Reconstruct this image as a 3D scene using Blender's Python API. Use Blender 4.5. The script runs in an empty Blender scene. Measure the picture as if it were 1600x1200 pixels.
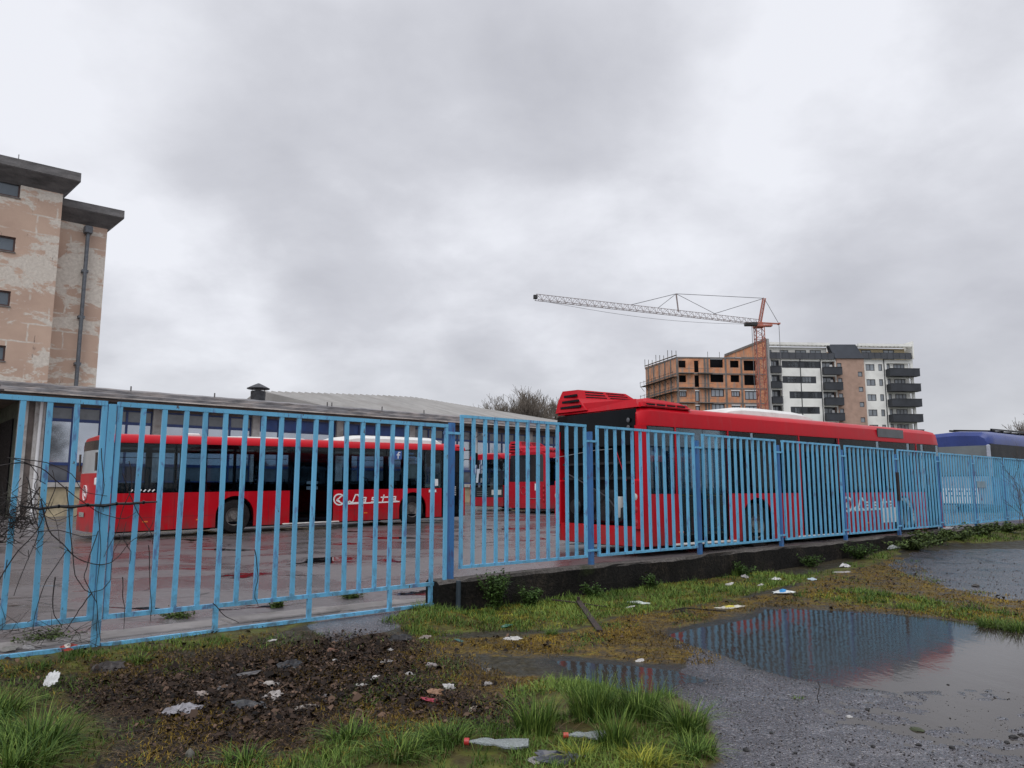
import bpy, math, random
import numpy as np
from mathutils import Vector
random.seed(7); RNG = np.random.default_rng(11)
R = math.radians
scene = bpy.context.scene
COL = scene.collection

# ---------------------------------------------------------------- camera
F = 1180.0; PITCH = math.atan(162 / F); CAMH = 1.5
cam_d = bpy.data.cameras.new("camera"); cam = bpy.data.objects.new("camera", cam_d)
COL.objects.link(cam); scene.camera = cam
cam.location = (0, 0, CAMH); cam.rotation_euler = (R(90) + PITCH, 0, 0)
cam_d.sensor_width = 36; cam_d.lens = F / 1600 * 36; cam_d.clip_end = 4000; cam_d.clip_start = 0.1

# ---------------------------------------------------------------- light
SUN_EL, SUN_AZ = 52, 200      # degrees; azimuth clockwise from +Y (behind the camera, a little left)
sd = bpy.data.lights.new("sun", 'SUN'); sun = bpy.data.objects.new("sun", sd); COL.objects.link(sun)
sd.energy = 1.1; sd.angle = R(40); sd.color = (1.0, 0.985, 0.96)
sdir = Vector((math.sin(R(SUN_AZ)) * math.cos(R(SUN_EL)), math.cos(R(SUN_AZ)) * math.cos(R(SUN_EL)), math.sin(R(SUN_EL))))
sun.rotation_euler = sdir.to_track_quat('Z', 'Y').to_euler()
scene.view_settings.view_transform = 'Standard'; scene.view_settings.look = 'None'
scene.view_settings.exposure = 0.0; scene.view_settings.gamma = 1.0

def raydir(px, py):
    xc = (px - 800) / F; yc = (600 - py) / F
    v = Vector((xc, math.cos(PITCH) - yc * math.sin(PITCH), math.sin(PITCH) + yc * math.cos(PITCH)))
    return v

def make_world():
    w = bpy.data.worlds.new("World"); scene.world = w; w.use_nodes = True
    nt = w.node_tree; N = nt.nodes; L = nt.links; N.clear()
    out = N.new('ShaderNodeOutputWorld'); bg = N.new('ShaderNodeBackground'); bg.inputs[1].default_value = 0.1
    L.new(bg.outputs[0], out.inputs[0])
    sky = N.new('ShaderNodeTexSky'); sky.sky_type = 'NISHITA'; sky.sun_disc = False
    sky.sun_elevation = R(SUN_EL); sky.sun_rotation = R(SUN_AZ)
    tc = N.new('ShaderNodeTexCoord')
    def M(op, a, b=None, c=None, clamp=False):
        n = N.new('ShaderNodeMath'); n.operation = op; n.use_clamp = clamp
        for i, v in enumerate((a, b, c)):
            if v is None: continue
            if isinstance(v, (int, float)): n.inputs[i].default_value = v
            else: L.new(v, n.inputs[i])
        return n.outputs[0]
    nrm = N.new('ShaderNodeVectorMath'); nrm.operation = 'NORMALIZE'; L.new(tc.outputs['Generated'], nrm.inputs[0])
    sep = N.new('ShaderNodeSeparateXYZ'); L.new(nrm.outputs[0], sep.inputs[0])
    z = M('MAXIMUM', sep.outputs[2], 0.0)
    den = M('ADD', z, 0.34)
    cx = M('DIVIDE', sep.outputs[0], den); cy = M('DIVIDE', sep.outputs[1], den)
    comb = N.new('ShaderNodeCombineXYZ'); L.new(cx, comb.inputs[0]); L.new(cy, comb.inputs[1]); comb.inputs[2].default_value = 3.3
    def noise(scale, detail, rough, dist, vec=comb.outputs[0]):
        n = N.new('ShaderNodeTexNoise'); n.inputs['Scale'].default_value = scale; n.inputs['Detail'].default_value = detail
        n.inputs['Roughness'].default_value = rough; n.inputs['Distortion'].default_value = dist
        L.new(vec, n.inputs['Vector']); return n.outputs[0]
    n1 = noise(1.2, 4, 0.5, 0.15); n2 = noise(3.6, 6, 0.55, 0.12)
    c = M('ADD', M('MULTIPLY', n1, 0.5), M('MULTIPLY', n2, 0.5))
    c = M('MULTIPLY_ADD', c, 2.3, -.64)
    # broad brighter and darker cloud masses: (pixel direction, half width in degrees, gain)
    for px, py, wd, g in [(1130, 110, 12, 0.36), (770, 345, 6.5, 0.16), (120, 60, 15, 0.26), (600, 40, 9, .12), (1480, 120, 10, 0.20),
                          (620, 210, 11, -0.22), (430, 320, 8, -0.16), (300, 130, 8, -.1), (900, 90, 6, -.22), (1380, 230, 8, -.12),
                          (480, 485, 2.6, -0.25), (745, 525, 2.2, -0.18), (1000, 430, 11, 0.14), (560, 560, 9, .22), (1500, 560, 11, -0.25), (1250, 330, 6, -.15), (990, 320, 7, -.22), (280, 540, 9, .22), (775, 350, 3.6, .20)]:
        d = raydir(px, py).normalized()
        dp = N.new('ShaderNodeVectorMath'); dp.operation = 'DOT_PRODUCT'; L.new(nrm.outputs[0], dp.inputs[0]); dp.inputs[1].default_value = d
        mr = N.new('ShaderNodeMapRange'); mr.interpolation_type = 'SMOOTHSTEP'
        L.new(M('ADD', dp.outputs['Value'], M('MULTIPLY', M('SUBTRACT', n2, .5), 0.5 * (1 - math.cos(R(wd * 1.5))))), mr.inputs[0])
        mr.inputs[1].default_value = math.cos(R(wd * 1.5)); mr.inputs[2].default_value = 1.0
        mr.inputs[3].default_value = 0; mr.inputs[4].default_value = g
        c = M('ADD', c, mr.outputs[0])
    cr = N.new('ShaderNodeValToRGB'); L.new(c, cr.inputs[0])
    e = cr.color_ramp.elements
    e[0].position = 0.0; e[0].color = (.50, .508, .56, 1); e[1].position = 1.0; e[1].color = (.88, .895, .955, 1)
    k = e.new(.5); k.color = (.65, .66, .715, 1)
    hz = N.new('ShaderNodeMapRange'); L.new(z, hz.inputs[0]); hz.inputs[1].default_value = 0.0; hz.inputs[2].default_value = 0.2
    mixh = N.new('ShaderNodeMixRGB'); L.new(hz.outputs[0], mixh.inputs[0]); mixh.inputs[1].default_value = (.59, .605, .635, 1); L.new(cr.outputs[0], mixh.inputs[2])
    hz.inputs[3].default_value = 0.35
    # brighter towards the zenith, as any overcast sky
    zen = N.new('ShaderNodeMapRange'); L.new(z, zen.inputs[0]); zen.inputs[1].default_value = .55; zen.inputs[2].default_value = 1.0
    zen.inputs[3].default_value = 10.0; zen.inputs[4].default_value = 17.0
    back = N.new('ShaderNodeMapRange'); L.new(sep.outputs[1], back.inputs[0]); back.inputs[1].default_value = .2; back.inputs[2].default_value = -.6
    back.inputs[3].default_value = 1.0; back.inputs[4].default_value = 1.35
    sc = N.new('ShaderNodeVectorMath'); sc.operation = 'SCALE'; L.new(mixh.outputs[0], sc.inputs[0]); L.new(M('MULTIPLY', zen.outputs[0], back.outputs[0]), sc.inputs['Scale'])
    mx = N.new('ShaderNodeMixRGB'); mx.inputs[0].default_value = 0.96; L.new(sky.outputs[0], mx.inputs[1]); L.new(sc.outputs[0], mx.inputs[2])
    L.new(mx.outputs[0], bg.inputs[0])
make_world()

# ---------------------------------------------------------------- measuring helpers (pixel of the photo -> point of the place)
def onz(px, py, z=0.0):
    r = raydir(px, py); t = (z - CAMH) / r.z; return (r.x * t, r.y * t)
def at(px, py, Y):
    r = raydir(px, py); t = Y / r.y; return Vector((r.x * t, Y, CAMH + r.z * t))
def online(px, py, p0, ang):
    d = (math.sin(R(ang)), math.cos(R(ang))); r = raydir(px, py)
    # r*t = p0 + s*d
    det = r.x * (-d[1]) + d[0] * r.y
    t = (p0[0] * (-d[1]) + d[0] * p0[1]) / det
    s = (r.x * t - p0[0]) * d[0] + (r.y * t - p0[1]) * d[1]
    return s, CAMH + r.z * t

# ---------------------------------------------------------------- mesh helpers
class MB:
    def __init__(s): s.v = []; s.f = []
    def poly(s, pts):
        b = len(s.v); s.v += [tuple(p) for p in pts]; s.f.append(tuple(range(b, b + len(pts)))); return s
    def box(s, x0, x1, y0, y1, z0, z1):
        b = len(s.v)
        s.v += [(x, y, z) for z in (z0, z1) for y in (y0, y1) for x in (x0, x1)]
        for q in ((0, 2, 3, 1), (4, 5, 7, 6), (0, 1, 5, 4), (1, 3, 7, 5), (3, 2, 6, 7), (2, 0, 4, 6)): s.f.append(tuple(b + i for i in q))
        return s
    def bbox(s, x0, x1, y0, y1, z0, z1, r):   # box with chamfered edges
        r = min(r, (x1 - x0) * .45, (y1 - y0) * .45, (z1 - z0) * .45)
        lv = [(z0, r), (z0 + r, 0), (z1 - r, 0), (z1, r)]
        rings = []
        for z, i in lv:
            a0, a1, b0, b1 = x0 + i, x1 - i, y0 + i, y1 - i
            q = r
            rings.append([(a0 + q, b0, z), (a1 - q, b0, z), (a1, b0 + q, z), (a1, b1 - q, z), (a1 - q, b1, z), (a0 + q, b1, z), (a0, b1 - q, z), (a0, b0 + q, z)])
        return s.loft(rings)
    def loft(s, rings, cap=True):
        n = len(rings[0]); b = len(s.v)
        for r in rings: s.v += [tuple(p) for p in r]
        for k in range(len(rings) - 1):
            for i in range(n):
                j = (i + 1) % n
                s.f.append((b + k * n + i, b + k * n + j, b + (k + 1) * n + j, b + (k + 1) * n + i))
        if cap:
            s.f.append(tuple(b + i for i in reversed(range(n)))); s.f.append(tuple(b + (len(rings) - 1) * n + i for i in range(n)))
        return s
    def tube(s, pts, r, n=6, cap=True):
        pts = [Vector(p) for p in pts]; rs = r if isinstance(r, (list, tuple)) else [r] * len(pts)
        rings = []; up = Vector((0, 0, 1)); prev = None
        for i, p in enumerate(pts):
            t = (pts[min(i + 1, len(pts) - 1)] - pts[max(i - 1, 0)])
            t = t.normalized() if t.length > 1e-9 else Vector((0, 0, 1))
            if prev is None: a = t.cross(up if abs(t.z) < .95 else Vector((1, 0, 0))).normalized()
            else:
                a = prev - t * prev.dot(t); a = a.normalized() if a.length > 1e-6 else t.orthogonal().normalized()
            prev = a; c = t.cross(a)
            rings.append([p + (a * math.cos(q) + c * math.sin(q)) * rs[i] for q in (2 * math.pi * k / n for k in range(n))])
        return s.loft(rings, cap)
    def bar(s, p, q, w, h=None):              # square bar between two points
        h = h or w; p = Vector(p); q = Vector(q); t = (q - p).normalized()
        a = t.cross(Vector((0, 0, 1)) if abs(t.z) < .95 else Vector((0, 1, 0))).normalized(); c = t.cross(a)
        o = [a * w / 2 + c * h / 2, a * w / 2 - c * h / 2, -a * w / 2 - c * h / 2, -a * w / 2 + c * h / 2]
        return s.loft([[p + k for k in o], [q + k for k in o]])
    def prism(s, outline, a0, a1, axis='y'):  # outline in the other two axes (x,z) / (y,z) / (x,y)
        def P(u, w, a): return {'y': (u, a, w), 'x': (a, u, w), 'z': (u, w, a)}[axis]
        return s.loft([[P(u, w, a0) for u, w in outline], [P(u, w, a1) for u, w in outline]])
    def lathe(s, prof, c, axis='y', n=28):    # prof: (radius, along)
        rings = []
        for r, a in prof:
            ring = []
            for k in range(n):
                q = 2 * math.pi * k / n; u, w = r * math.cos(q), r * math.sin(q)
                ring.append({'y': (c[0] + u, c[1] + a, c[2] + w), 'z': (c[0] + u, c[1] + w, c[2] + a), 'x': (c[0] + a, c[1] + u, c[2] + w)}[axis])
            rings.append(ring)
        return s.loft(rings)
    def ribbon(s, pts, w, y, t=.004):         # flat stroke in the x-z plane at depth y
        for (x0, z0), (x1, z1) in zip(pts[:-1], pts[1:]):
            dx, dz = x1 - x0, z1 - z0; l = math.hypot(dx, dz) or 1e-6
            nx, nz = -dz / l * w / 2, dx / l * w / 2; ex, ez = dx / l * w * .35, dz / l * w * .35
            o = [(x0 - ex + nx, z0 - ez + nz), (x1 + ex + nx, z1 + ez + nz), (x1 + ex - nx, z1 + ez - nz), (x0 - ex - nx, z0 - ez - nz)]
            s.prism(o, y, y - t)
            t += .0007
        return s
    def wall(s, x0, x1, z0, z1, holes, y=0., depth=.25, top=None):   # facade in x-z with real openings
        xs = sorted({x0, x1, *[max(x0, min(x1, h[i])) for h in holes for i in (0, 1)]})
        zs = sorted({z0, z1, *[max(z0, min(z1, h[i])) for h in holes for i in (2, 3)]})
        for a, b in zip(xs[:-1], xs[1:]):
            for c, d in zip(zs[:-1], zs[1:]):
                mx, mz = (a + b) / 2, (c + d) / 2
                if any(h[0] < mx < h[1] and h[2] < mz < h[3] for h in holes): continue
                s.poly([(a, y, c), (b, y, c), (b, y, d), (a, y, d)])
        for h in holes:
            a, b, c, d = h[:4]
            s.poly([(a, y, c), (a, y + depth, c), (b, y + depth, c), (b, y, c)]); s.poly([(a, y, d), (b, y, d), (b, y + depth, d), (a, y + depth, d)])
            s.poly([(a, y, c), (a, y, d), (a, y + depth, d), (a, y + depth, c)]); s.poly([(b, y, c), (b, y + depth, c), (b, y + depth, d), (b, y, d)])
        return s
    def build(s, name, mat, parent=None, smooth=False, auto=True):
        me = bpy.data.meshes.new(name); me.from_pydata([tuple(map(float, v)) for v in s.v], [], s.f); me.update()
        if mat: me.materials.append(mat)
        o = bpy.data.objects.new(name, me); COL.objects.link(o)
        if parent: o.parent = parent
        import bmesh
        bm = bmesh.new(); bm.from_mesh(me)
        bmesh.ops.recalc_face_normals(bm, faces=bm.faces); bm.to_mesh(me); bm.free()
        if smooth:
            me.shade_smooth()
            try: me.set_sharp_from_angle(angle=R(35))
            except Exception: pass
        return o

def np_mesh(name, V, Fq, mat, parent=None, attr=None, smooth=False):
    """fast mesh from numpy: V (n,3), Fq (m,k) all faces with k corners; attr: dict name -> (n,) or (n,4)"""
    me = bpy.data.meshes.new(name); n = len(V); m, k = Fq.shape
    me.vertices.add(n); me.vertices.foreach_set('co', V.astype(np.float32).ravel())
    me.loops.add(m * k); me.loops.foreach_set('vertex_index', Fq.astype(np.int32).ravel())
    me.polygons.add(m); me.polygons.foreach_set('loop_start', np.arange(0, m * k, k, dtype=np.int32))
    me.update(calc_edges=True); me.validate()
    for an, av in (attr or {}).items():
        a = me.attributes.new(an, 'FLOAT', 'POINT'); a.data.foreach_set('value', av.astype(np.float32))
    if smooth: me.shade_smooth()
    me.materials.append(mat)
    o = bpy.data.objects.new(name, me); COL.objects.link(o)
    if parent: o.parent = parent
    return o

def tag(o, label=None, cat=None, group=None, kind=None):
    if label: o['label'] = label
    if cat: o['category'] = cat
    if group: o['group'] = group
    if kind: o['kind'] = kind
    return o
def thing(name, label, cat, loc=(0, 0, 0), rz=0., ry=0., group=None):
    o = bpy.data.objects.new(name, None); COL.objects.link(o); o.empty_display_size = .3
    o.location = loc; o.rotation_euler = (0, ry, rz)
    return tag(o, label, cat, group)
def dup(root, loc=None, rz=None, label=None, group=None, scale=None):
    r = root.copy(); COL.objects.link(r)
    if loc is not None: r.location = loc
    if rz is not None: r.rotation_euler = (root.rotation_euler[0], root.rotation_euler[1], rz)
    if scale: r.scale = (scale,) * 3
    if label: r['label'] = label
    if group: r['group'] = group
    for ch in list(root.children):
        c = ch.copy(); COL.objects.link(c); c.parent = r
        for g in list(ch.children):
            d = g.copy(); COL.objects.link(d); d.parent = c
    return r

# ---------------------------------------------------------------- materials
MATS = {}
def lin(r, g, b):
    f = lambda c: (c / 255 / 12.92) if c / 255 <= .04045 else ((c / 255 + .055) / 1.055) ** 2.4
    return (f(r), f(g), f(b))
class NT:
    def __init__(s, name):
        s.m = bpy.data.materials.new(name); s.m.use_nodes = True; s.nt = s.m.node_tree; s.N = s.nt.nodes; s.L = s.nt.links
        s.b = s.N['Principled BSDF']; s.tc = s.N.new('ShaderNodeTexCoord')
    def put(s, v, sock):
        if isinstance(v, bpy.types.NodeSocket): s.L.new(v, sock)
        elif isinstance(v, (tuple, list)): sock.default_value = tuple(v) + (1,) if len(v) == 3 and sock.type == 'RGBA' else tuple(v)
        elif sock.type == 'RGBA': sock.default_value = (v, v, v, 1)
        else: sock.default_value = v
    def noise(s, scale=5, detail=4, rough=.55, dist=0, stretch=None, coord='Object', out=0):
        n = s.N.new('ShaderNodeTexNoise'); n.inputs['Scale'].default_value = scale; n.inputs['Detail'].default_value = detail
        n.inputs['Roughness'].default_value = rough; n.inputs['Distortion'].default_value = dist
        v = s.tc.outputs[coord]
        if stretch:
            mp = s.N.new('ShaderNodeMapping'); mp.inputs['Scale'].default_value = stretch; s.L.new(v, mp.inputs[0]); v = mp.outputs[0]
        s.L.new(v, n.inputs['Vector']); return n.outputs[out]
    def vor(s, scale, feature='F1', stretch=None, out='Distance', coord='Object'):
        n = s.N.new('ShaderNodeTexVoronoi'); n.feature = feature; n.inputs['Scale'].default_value = scale
        v = s.tc.outputs[coord]
        if stretch:
            mp = s.N.new('ShaderNodeMapping'); mp.inputs['Scale'].default_value = stretch; s.L.new(v, mp.inputs[0]); v = mp.outputs[0]
        s.L.new(v, n.inputs['Vector']); return n.outputs[out]
    def ramp(s, v, *stops):
        n = s.N.new('ShaderNodeValToRGB'); s.put(v, n.inputs[0]); e = n.color_ramp.elements
        while len(e) > 1: e.remove(e[-1])
        for i, (p, c) in enumerate(stops):
            k = e[0] if i == 0 else e.new(p)
            k.position = p; k.color = (c, c, c, 1) if isinstance(c, (int, float)) else tuple(c) + (1,)
        return n.outputs[0]
    def mix(s, f, a, b, mode='MIX'):
        n = s.N.new('ShaderNodeMixRGB'); n.blend_type = mode; s.put(f, n.inputs[0]); s.put(a, n.inputs[1]); s.put(b, n.inputs[2]); return n.outputs[0]
    def math(s, op, a, b=None, clamp=False):
        n = s.N.new('ShaderNodeMath'); n.operation = op; n.use_clamp = clamp; s.put(a, n.inputs[0])
        if b is not None: s.put(b, n.inputs[1])
        return n.outputs[0]
    def attr(s, name):
        n = s.N.new('ShaderNodeAttribute'); n.attribute_name = name; return n.outputs['Fac']
    def bump(s, h, strength=.3, dist=.02):
        n = s.N.new('ShaderNodeBump'); n.inputs['Strength'].default_value = strength; n.inputs['Distance'].default_value = dist
        s.put(h, n.inputs['Height']); s.L.new(n.outputs[0], s.b.inputs['Normal']); return n
    def base(s, col=None, rough=None, metal=None, spec=None):
        if col is not None: s.put(col, s.b.inputs['Base Color'])
        if rough is not None: s.put(rough, s.b.inputs['Roughness'])
        if metal is not None: s.put(metal, s.b.inputs['Metallic'])
        if spec is not None: s.b.inputs['Specular IOR Level'].default_value = spec
        return s.m

def pm(name, col, rough=.5, var=.25, scale=3, bump=0, bscale=30, bdist=.01, metal=0, dirt=None, spec=None, stretch=None):
    if name in MATS: return MATS[name]
    t = NT(name); n = t.noise(scale, 5, .6, .2, stretch)
    c0 = tuple(c * (1 - var) for c in col); c1 = tuple(min(1, c * (1 + var)) for c in col)
    c = t.ramp(n, (.3, c0), (.7, c1))
    if dirt:
        d = t.ramp(t.noise(scale * .7, 7, .7, .5, stretch), (.48, 0), (.66, 1)); c = t.mix(t.math('MULTIPLY', d, dirt[1]), c, dirt[0])
    r = t.ramp(t.noise(scale * 2.3, 4), (.3, max(0, rough * .8)), (.7, min(1, rough * 1.2)))
    t.base(c, r, metal, spec)
    if bump: t.bump(t.noise(bscale, 4, .6), bump, bdist)
    MATS[name] = t.m; return t.m

def glass_mat(name, tint, tr=.5, rough=.03):
    t = NT(name); N, L = t.N, t.L
    tb = N.new('ShaderNodeBsdfTransparent'); tb.inputs[0].default_value = tuple(c * tr for c in tint) + (1,)
    gl = N.new('ShaderNodeBsdfGlossy'); gl.inputs['Roughness'].default_value = rough; gl.inputs[0].default_value = (1, 1, 1, 1)
    fr = N.new('ShaderNodeFresnel'); fr.inputs[0].default_value = 1.28
    ms = N.new('ShaderNodeMixShader'); L.new(fr.outputs[0], ms.inputs[0]); L.new(tb.outputs[0], ms.inputs[1]); L.new(gl.outputs[0], ms.inputs[2])
    L.new(ms.outputs[0], N['Material Output'].inputs[0]); return t.m

def fence_paint(name, c, worn):
    t = NT(name)
    n = t.noise(2.5, 6, .7, .4, (6, 6, 1.6)); w = t.ramp(n, (.56, 0), (.64, 1))
    oi = t.N.new('ShaderNodeObjectInfo')
    v = t.ramp(t.noise(1.1, 3, .5, 0, (3, 3, 1)), (.3, tuple(k * .86 for k in c)), (.7, tuple(min(1, k * 1.12) for k in c)))
    col = t.mix(t.math('MULTIPLY', w, .75), v, worn)
    chip = t.ramp(t.noise(28, 4, .7, .3, (1, 1, .35)), (.655, 0), (.69, 1)); col = t.mix(chip, col, (.09, .045, .03))
    sep = t.N.new('ShaderNodeSeparateXYZ'); t.L.new(t.tc.outputs['Object'], sep.inputs[0])
    mud = t.math('MULTIPLY', t.ramp(sep.outputs[2], (.15, 1), (.85, 0)), t.ramp(t.noise(9, 5, .7), (.46, 0), (.62, .7))); col = t.mix(mud, col, (.07, .065, .06))
    run = t.math('MULTIPLY', t.ramp(t.noise(5, 6, .7, .2, (5, 5, .25)), (.56, 0), (.68, .5)), 1.0); col = t.mix(run, col, tuple(k * .55 + .05 for k in c))
    t.base(col, t.ramp(n, (.3, .38), (.7, .6))); t.bump(t.noise(60, 3), .25, .002); return t.m

M_FENCE = fence_paint("pale_blue_paint", lin(104, 178, 216), lin(86, 96, 150))
M_POST = fence_paint("dark_blue_paint", lin(52, 110, 168), lin(72, 66, 112))
def bus_red(name, c):
    t = NT(name)
    n = t.noise(1.3, 5, .6, .3); col = t.ramp(n, (.3, tuple(k * .88 for k in c)), (.7, tuple(min(1, k * 1.1) for k in c)))
    sep = t.N.new('ShaderNodeSeparateXYZ'); t.L.new(t.tc.outputs['Object'], sep.inputs[0])
    low = t.ramp(sep.outputs[2], (.15, 1), (.75, 0)); dm = t.math('MULTIPLY', low, t.ramp(t.noise(4, 6, .65, .2, (1, 1, .4)), (.35, 0), (.65, .8)))
    col = t.mix(dm, col, (.11, .06, .055))
    st = t.ramp(t.noise(7, 5, .6, 0, (1, 1, .06)), (.55, 0), (.75, .22)); col = t.mix(st, col, (.20, .10, .10))
    t.base(col, t.ramp(n, (.3, .28), (.7, .42)), spec=.2)
    t.bump(t.noise(.9, 2), .12, .03); return t.m
M_RED = bus_red("red_bus_paint", lin(184, 8, 28))
M_RED2 = bus_red("duller_red_bus_paint", lin(170, 20, 40))
M_BLACK = pm("black_panel", (.004, .005, .007), .2, .3, 2, spec=.12)
M_RUBBER = pm("tyre_rubber", (.014, .013, .014), .8, .35, 9, .3, 40, dirt=((.04, .035, .032), .5), spec=.2)
M_DARK = pm("dark_interior", (.006, .006, .008), .7, .3, 4, spec=.15)
M_RIM = pm("dirty_steel_rim", (.17, .16, .15), .6, .35, 8, metal=.1, dirt=((.06, .05, .045), .6))
M_WHITE = pm("white_fibreglass", (.72, .71, .68), .4, .06, 3, dirt=((.42, .38, .33), .45))
M_STICK = pm("white_sticker", (.78, .78, .78), .5, .05)
M_YEL = pm("yellow_handrail", (.55, .33, .03), .4, .1)
M_ORANGE = pm("orange_reflector", (.75, .20, .03), .3, .1)
M_GREYM = pm("grey_metal", (.30, .30, .31), .45, .2, 6, metal=.4)
M_SEAT = pm("seat_fabric", (.018, .022, .04), .8, .4, 20)
M_GLASSBUS = glass_mat("tinted_bus_glass", (.80, .92, 1.0), .78)
M_GLASSDK = glass_mat("dark_bus_glass", (.6, .7, .8), .16)
M_LAMPG = pm("lamp_lens", (.50, .49, .46), .15, .05)
M_REDLENS = pm("red_lamp_lens", (.35, .01, .015), .15, .1)

# ---------------------------------------------------------------- the fence line
FA = 48.8; FP = (-0.858, 9.24); FROT = R(90 - FA)
fu = (math.sin(R(FA)), math.cos(R(FA))); fv = (-fu[1], fu[0])
def fw(s, y, z=0.): return Vector((FP[0] + fu[0] * s + fv[0] * y, FP[1] + fu[1] * s + fv[1] * y, z))
def fence_side(x, y): return (x - FP[0]) * fv[0] + (y - FP[1]) * fv[1]       # >0 behind the fence
def yard_z(x, y): 
    s = .75 * x + .66 * y
    return .13 + .0142 * np.clip(s - 5.2, 0, 36)

# ---------------------------------------------------------------- ground in front of the fence
def poly_world(pts, z=0.): return np.array([onz(px, py, z) for px, py in pts])
def sdist(P, poly):           # signed distance, positive inside; P (n,2)
    n = len(poly); d = np.full(len(P), 1e9); inside = np.zeros(len(P), bool)
    for i in range(n):
        a, b = poly[i], poly[(i + 1) % n]; ab = b - a; ap = P - a
        t = np.clip((ap @ ab) / (ab @ ab + 1e-12), 0, 1); q = ap - t[:, None] * ab
        d = np.minimum(d, np.hypot(q[:, 0], q[:, 1]))
        c = ((a[1] > P[:, 1]) != (b[1] > P[:, 1])) & (P[:, 0] < (b[0] - a[0]) * (P[:, 1] - a[1]) / (b[1] - a[1] + 1e-12) + a[0])
        inside ^= c
    return np.where(inside, d, -d)
def vnoise(P, scale, seed=0, octaves=3):
    out = np.zeros(len(P)); amp = 1.; tot = 0
    for o in range(octaves):
        g = np.random.default_rng(seed + o).random((256, 256)); q = P * scale * 2 ** o + 1000.37 * (o + 1)
        i = np.floor(q).astype(int); f = q - i; f = f * f * (3 - 2 * f)
        a = g[i[:, 0] % 256, i[:, 1] % 256]; b = g[(i[:, 0] + 1) % 256, i[:, 1] % 256]
        c = g[i[:, 0] % 256, (i[:, 1] + 1) % 256]; d = g[(i[:, 0] + 1) % 256, (i[:, 1] + 1) % 256]
        out += amp * ((a * (1 - f[:, 0]) + b * f[:, 0]) * (1 - f[:, 1]) + (c * (1 - f[:, 0]) + d * f[:, 0]) * f[:, 1]); tot += amp; amp *= .5
    return out / tot - .5
def sm(x, a, b): t = np.clip((x - a) / (b - a), 0, 1); return t * t * (3 - 2 * t)

PUDDLES = [poly_world(p) for p in (
    [(1040, 990), (1075, 983), (1120, 975), (1175, 966), (1190, 950), (1240, 949), (1300, 953), (1400, 958), (1480, 966), (1545, 977), (1625, 993), (1800, 1030),
     (1800, 1085), (1600, 1075), (1500, 1072), (1400, 1075), (1310, 1070), (1240, 1058), (1170, 1040), (1120, 1020), (1075, 1005)],
    [(868, 1030), (900, 1032), (960, 1038), (1050, 1046), (1110, 1062), (1060, 1068), (1045, 1080), (980, 1082), (935, 1070), (895, 1048)],
    )]
SHALLOW = [poly_world(p) for p in (
    [(1100, 1030), (1300, 1060), (1600, 1050), (1900, 1060), (1900, 1300), (1400, 1300), (1230, 1220), (1180, 1140), (1110, 1075)],
    [(1400, 888), (1470, 874), (1600, 872), (1900, 880), (1900, 955), (1640, 940), (1560, 930), (1480, 912), (1420, 899)], [(690, 1036), (740, 1028), (800, 1032), (850, 1042), (840, 1056), (760, 1062), (705, 1056)],
    [(700, 1008), (800, 1000), (900, 1012), (1010, 1020), (1040, 1036), (960, 1034), (860, 1026), (740, 1022)])]
ASPH = [poly_world(p) for p in (
    [(1040, 1010), (1090, 1035), (1040, 1075), (1075, 1110), (1115, 1150), (1105, 1240), (1200, 1400), (2600, 1400), (2600, 1000), (1700, 1000), (1500, 980), (1300, 970), (1150, 985)],
    [(1388, 884), (1425, 872), (1470, 866), (1600, 866), (1900, 880), (1900, 960), (1640, 945), (1560, 937), (1480, 918), (1420, 903)])]
APRON = poly_world([(470, 960), (560, 945), (690, 930), (690, 965), (600, 985), (520, 1000), (480, 988)], .08)
SOIL = poly_world([(110, 1075), (230, 1050), (330, 1035), (450, 1016), (520, 1003), (600, 996), (650, 1000), (670, 1016), (700, 1060), (760, 1090), (840, 1110),
                   (800, 1150), (700, 1150), (560, 1130), (500, 1165), (400, 1185), (300, 1180), (200, 1130), (100, 1120)])
GRASS = [poly_world(p) for p in (
    [(-200, 1030), (150, 1005), (330, 985), (450, 975), (500, 990), (430, 1012), (330, 1030), (220, 1042), (180, 1055), (60, 1075), (-200, 1090)],   # under the gate
    [(600, 985), (650, 955), (700, 950), (770, 930), (850, 925), (1000, 905), (1200, 895), (1280, 905), (1200, 925), (1060, 955), (960, 965), (900, 985), (780, 990), (650, 1000)],
    [(1225, 905), (1300, 890), (1390, 868), (1430, 858), (1400, 875), (1340, 892), (1270, 905)],
    [(1225, 930), (1330, 920), (1400, 928), (1480, 945), (1600, 965), (1700, 975), (1700, 992), (1560, 978), (1480, 966), (1380, 950), (1280, 940)],
    [(1400, 845), (1500, 835), (1700, 825), (1700, 850), (1560, 858), (1430, 862)],
    [(340, 1215), (480, 1165), (560, 1140), (640, 1130), (760, 1130), (780, 1085), (860, 1065), (980, 1070), (1060, 1090), (1110, 1140), (1115, 1180), (1100, 1250), (340, 1300)],
    [(-300, 1120), (-50, 1090), (80, 1085), (150, 1110), (170, 1160), (150, 1300), (-300, 1300)])]
MOSS = [poly_world(p) for p in (
    [(720, 1070), (800, 1062), (880, 1070), (890, 1088), (800, 1095), (730, 1092)],
    [(640, 1000), (900, 990), (960, 965), (1060, 955), (1220, 925), (1290, 900), (1400, 875), (1440, 880), (1480, 915), (1600, 935), (1700, 945), (1700, 990), (1200, 950), (1050, 985), (860, 1030), (700, 1020)],
    [(100, 1060), (250, 1045), (330, 1050), (260, 1090), (150, 1100)],
    [(660, 1012), (860, 1020), (1010, 1036), (1120, 1042), (1150, 1030), (1090, 1006), (1040, 985), (950, 985), (700, 1000)],
    [(660, 1040), (760, 1060), (860, 1055), (880, 1072), (760, 1080), (680, 1075)])]

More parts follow.
